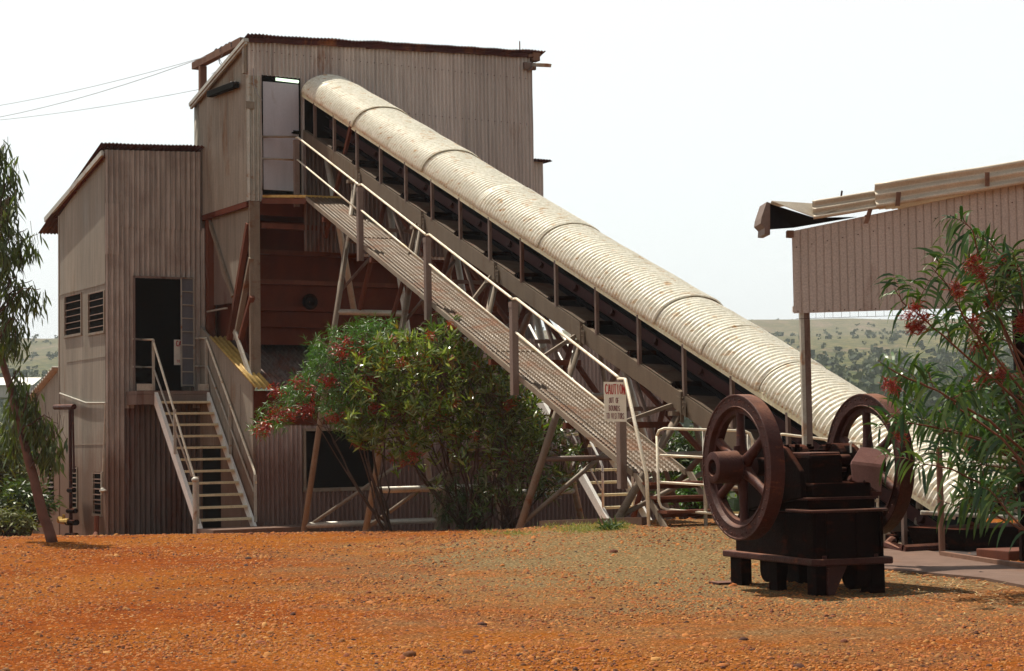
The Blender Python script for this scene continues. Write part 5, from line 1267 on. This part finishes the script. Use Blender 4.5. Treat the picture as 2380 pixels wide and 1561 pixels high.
for (a, b, dep, n, f) in [((-20, 500), (10, 325), .2, 170, 80), ((-20, 560), (38, 372), 0, 190, 90), ((-20, 600), (30, 450), -.3, 200, 90), ((-25, 640), (62, 532), .1, 160, 70), ((-25, 650), (88, 545), .3, 90, 40),
        ((-25, 700), (20, 560), .4, 220, 90), ((-20, 760), (40, 640), 0, 160, 90), ((-10, 740), (94, 672), -.2, 120, 60), ((-10, 740), (75, 652), .1, 50, 30), ((-20, 800), (18, 720), .3, 230, 100), ((-10, 800), (50, 745), -.3, 160, 70),
        ((20, 900), (55, 880), .3, 130, 90), ((45, 980), (85, 915), .0, 150, 90), ((50, 1000), (135, 985), -.2, 130, 90), ((60, 1050), (110, 975), .3, 130, 110), ((60, 1050), (20, 930), .5, 170, 110), ((70, 1090), (128, 1035), .2, 70, 60), ((-20, 480), (-10, 300), .1, 120, 100),
        ((-25, 640), (5, 480), -.4, 200, 110), ((-25, 560), (0, 400), .6, 180, 100)]:
    spray(a, b, dep, n, fall=f)
lf.build('foliage', M['lf_euc'], eu); tw.build('branch', M['barkd'], eu, smooth=True)

# ================================================================== shrubs behind
def shrub(label, x, ytop, Y, wpx, L, n, mat, zb=None, name='shrub', group=None, wood=True, seed=0):
    top = hitY(x, ytop, Y); zb = gh(top.x, Y) if zb is None else zb; root = thing(name, label, 'shrub', V((top.x, Y, zb)), group)
    H = top.z-zb; Wd = wpx/4200*Y*.5; lf, wd = MB(), MB()
    cl = []
    for _ in range(int(n/28)+1): 
        d = rdir(-.6, 1); cl.append(V((top.x+d.x*Wd*ru(.4, 1), Y+d.y*Wd*ru(.4, 1), zb+H*.55+d.z*H*.42*ru(.5, 1))))
    for c in cl:
        limb(wd, [V((top.x+ru(-.05, .05), Y, zb-.1)), V((top.x, Y, zb)).lerp(c, .5)+V((ru(-.1, .1), 0, .05)), c], .03, .008, 5, .02)
        for k in range(28):
            o = c + rdir()*ru(0, Wd*.42+.1); leaf(lf, o, (rdir(-.5, .8)), L*ru(.6, 1.3), L*ru(.16, .3), ru(.1, 1), seg=2)
    lf.build('foliage', M[mat], root); wd.build('branch', M['barkd'], root)
shr = [ # label, x, ytop, Y, width px, leaf len, n, mat
 ('yellow green shrub at the far left edge behind the eucalypt trunk', -10, 985, 40, 150, .22, 2600, 'lf_yel'),
 ('dark shrub low behind the foot of the eucalypt', 55, 1120, 36, 130, .2, 1800, 'lf_dk'),
 ('green shrub filling the gap left of the lean-to shed', 85, 985, 44, 90, .22, 1500, 'lf_fin'),
 ('dry reddish scrub at the bottom left edge', 20, 1190, 33, 110, .16, 900, 'lf_yel'),
 ('leafy shrub seen through the left flywheel and pipe barrier', 1600, 1000, 30, 150, .18, 2000, 'lf_dk'),
 ('green shrub just left of the left flywheel behind the barrier', 1625, 1090, 27.5, 120, .15, 1300, 'lf_fin'),
 ('shrub behind the right flywheel and hood', 1950, 1090, 29, 200, .18, 1500, 'lf_dk'),
 ('yellow green shrub right of the hood end', 2180, 985, 34, 260, .2, 2600, 'lf_yel'),
 ('green shrub behind the feed pit rails', 2300, 1080, 28, 200, .17, 2400, 'lf_yel'),
 ('dark green shrub at the right edge behind the acacia', 2400, 950, 32, 200, .2, 2400, 'lf_dk'),
 ('low shrub beyond the conveyor tail', 2120, 1130, 30, 170, .16, 1600, 'lf_yel'),
]
for i, s in enumerate(shr): shrub(*s, name='shrub', seed=i)
# far scrub on plain and hillside: beyond counting
mb = MB(); cnt = 0
while cnt < 15000:
    d = 62*(16.5**(R_()**1.0)); an = ru(-.33, .33); x, y = d*math.sin(an), d*math.cos(an)
    nz = fbm(x, y, 90, 3)+.25*mn.noise(V((x/18, y/18, 4)))
    if nz < ru(-.35, .2)+ (-.12 if d < 420 else .05): continue
    z = gh(x, y); s = ru(.5, 1.3+.9*R_()**3)*(1.1 if d > 250 else 1)
    if z > 26 and R_() < .6: continue
    nq = 26 if d < 220 else 11
    for k in range(nq):
        q = V((x, y, z+s*.55)) + V((rdir().x*s*.8, rdir().y*s*.8, ru(-.5, .6)*s)); q2 = s*(.34 if nq > 20 else .62)*ru(.6, 1.2); a_ = rdir(); b_ = a_.orthogonal().normalized(); c_ = a_.cross(b_)
        mb.add([q+b_*q2, q+c_*q2*.8, q-b_*q2, q-c_*q2*.8], [(0, 1, 2, 3)])
    cnt += 1
tag(mb.build('distant_scrub', leafmat('hazy_scrub_leaves', [(.016, .032, .010), (.035, .055, .016), (.065, .08, .026), (.022, .042, .014)], .8, .1)), 'green scrub scattered over the plain and the far hillside', 'scrub', kind='stuff')
# grass tufts, leaf litter
mb = MB()
for (cx, cy, rx, ry, n) in [(1350, 1232, 70, 9, 900), (1440, 1226, 30, 8, 350), (1190, 1244, 50, 4, 250), (1265, 1222, 40, 6, 200), (1290, 1215, 90, 5, 260), (1130, 1240, 40, 3, 60)]:
    for _ in range(n):
        x, y = random.gauss(cx, rx*.55), random.gauss(cy, ry*.6)
        p = hitG(x, y); leaf(mb, p, (rdir(.1, 1)+Zv*.6), ru(.03, .11), .006, ru(.2, 1), seg=2)
tag(mb.build('grass_tufts', M['grass']), 'thin yellow green grass along the back edge of the dirt yard', 'grass', kind='stuff')
wt = thing('leafy_weed', 'small dark green leafy weed standing in the grass patch before the right white stairs', 'weed', hitG(1418, 1232))
g = MB(); o = hitG(1418, 1232)
for _ in range(90): leaf(g, o+V((ru(-.10, .10), ru(-.1, .1), 0)), rdir(.1, 1)+Zv*.5, ru(.08, .2), .02, .8, seg=3)
g.build('foliage', M['lf_dk'], wt)
mb = MB()
for _ in range(520):
    x = random.gauss(2230, 110); y = 1340+(x-2070)*.14+random.gauss(10, 16)
    if R_() < .25: x, y = ru(300, 2300), ru(1290, 1540)
    p = hitG(x, y)+Zv*.012; d = rdir(-.02, .12); leaf(mb, p, d, ru(.05, .12) if x > 1700 else ru(.02, .06), .012, -.1, seg=3, side=d.cross(Zv), curl=ru(-1, 1))
tag(mb.build('leaf_litter', M['litter']), 'dry curled leaves lying along the edge of the concrete path', 'leaf litter', kind='stuff')
# ================================================================== light, air, camera
w = bpy.data.worlds.new('World'); scn.world = w; w.use_nodes = True; nt = w.node_tree; nt.nodes.clear()
out = nd(nt, 'ShaderNodeOutputWorld'); bgn = nd(nt, 'ShaderNodeBackground'); sky = nd(nt, 'ShaderNodeTexSky', sky_type='NISHITA')
SUN_EL, SUN_AZ = math.radians(66), math.radians(-47)        # azimuth from +Y (clockwise positive)
sky.sun_disc = False; sky.sun_elevation = SUN_EL; sky.sun_rotation = SUN_AZ; sky.dust_density = 6; sky.air_density = 1.2; sky.ozone_density = 1
tc = nd(nt, 'ShaderNodeTexCoord'); sp = nd(nt, 'ShaderNodeSeparateXYZ'); nt.links.new(tc.outputs['Generated'], sp.inputs[0])
hz = ramp(nt, sp.outputs[2], [(0.0, (9.6, 10.0, 10.1)), (.10, (10.2, 10.7, 10.7)), (.30, (10.6, 11.2, 11.2)), (.5, (3.8, 3.9, 4.0)), (1.0, (1.7, 1.85, 2.1))])
mx = mixc(nt, .86, sky.outputs[0], hz)                       # thin bright overcast over the blue
dt = nd(nt, 'ShaderNodeVectorMath', operation='DOT_PRODUCT'); nt.links.new(tc.outputs['Generated'], dt.inputs[0]); dt.inputs[1].default_value = (math.sin(SUN_AZ)*.5, math.cos(SUN_AZ)*.5, 0)
ad_ = nd(nt, 'ShaderNodeMath', operation='ADD'); ad_.inputs[1].default_value = .5; nt.links.new(dt.outputs['Value'], ad_.inputs[0])
mx = mixc(nt, 1.0, mx, ramp(nt, ad_.outputs[0], [(0.0, .70), (.48, .84), (.62, 1.0), (1.0, 1.08)]), 'MULTIPLY')   # hazy sky is brighter on the sun's side
nt.links.new(mx, bgn.inputs[0]); bgn.inputs[1].default_value = .082; nt.links.new(bgn.outputs[0], out.inputs[0])
sl = bpy.data.lights.new('sun', 'SUN'); sl.energy = 5.0; sl.angle = math.radians(.6); sl.color = (1, .93, .80)
so = bpy.data.objects.new('sun', sl); COL.objects.link(so)
sd = V((math.sin(SUN_AZ)*math.cos(SUN_EL), math.cos(SUN_AZ)*math.cos(SUN_EL), math.sin(SUN_EL)))
so.rotation_euler = sd.to_track_quat('Z', 'Y').to_euler(); so.location = (0, 0, 40)
if HAZE:
    mb = MB(); R0_ = 1650; mb.boxv((-R0_, -R0_, -40), (2*R0_, 0, 0), (0, 2*R0_, 0), (0, 0, 140))
    m = bpy.data.materials.new('pale_haze'); m.use_nodes = True; n2 = m.node_tree; n2.nodes.clear(); o_ = nd(n2, 'ShaderNodeOutputMaterial'); pv = nd(n2, 'ShaderNodeVolumePrincipled')
    pv.inputs['Color'].default_value = (.86, .93, 1, 1); pv.inputs['Density'].default_value = .00027; n2.links.new(pv.outputs[0], o_.inputs['Volume'])
    tag(mb.build('haze', m), kind='stuff')
cd = bpy.data.cameras.new('camera'); cd.sensor_width = 36; cd.lens = CF/2380*36; cd.clip_end = 6000; cd.clip_start = .1
co = bpy.data.objects.new('camera', cd); COL.objects.link(co)
co.matrix_world = Matrix((( cR.x, cU.x, -cF.x, CAM.x), (cR.y, cU.y, -cF.y, CAM.y), (cR.z, cU.z, -cF.z, CAM.z), (0, 0, 0, 1)))
scn.camera = co
scn.view_settings.view_transform = 'Standard'; scn.view_settings.look = 'None'; scn.view_settings.exposure = .36; scn.view_settings.gamma = 1
scn.cycles.max_bounces = 6; scn.cycles.diffuse_bounces = 3; scn.cycles.glossy_bounces = 2; scn.cycles.transmission_bounces = 2; scn.cycles.volume_bounces = 1
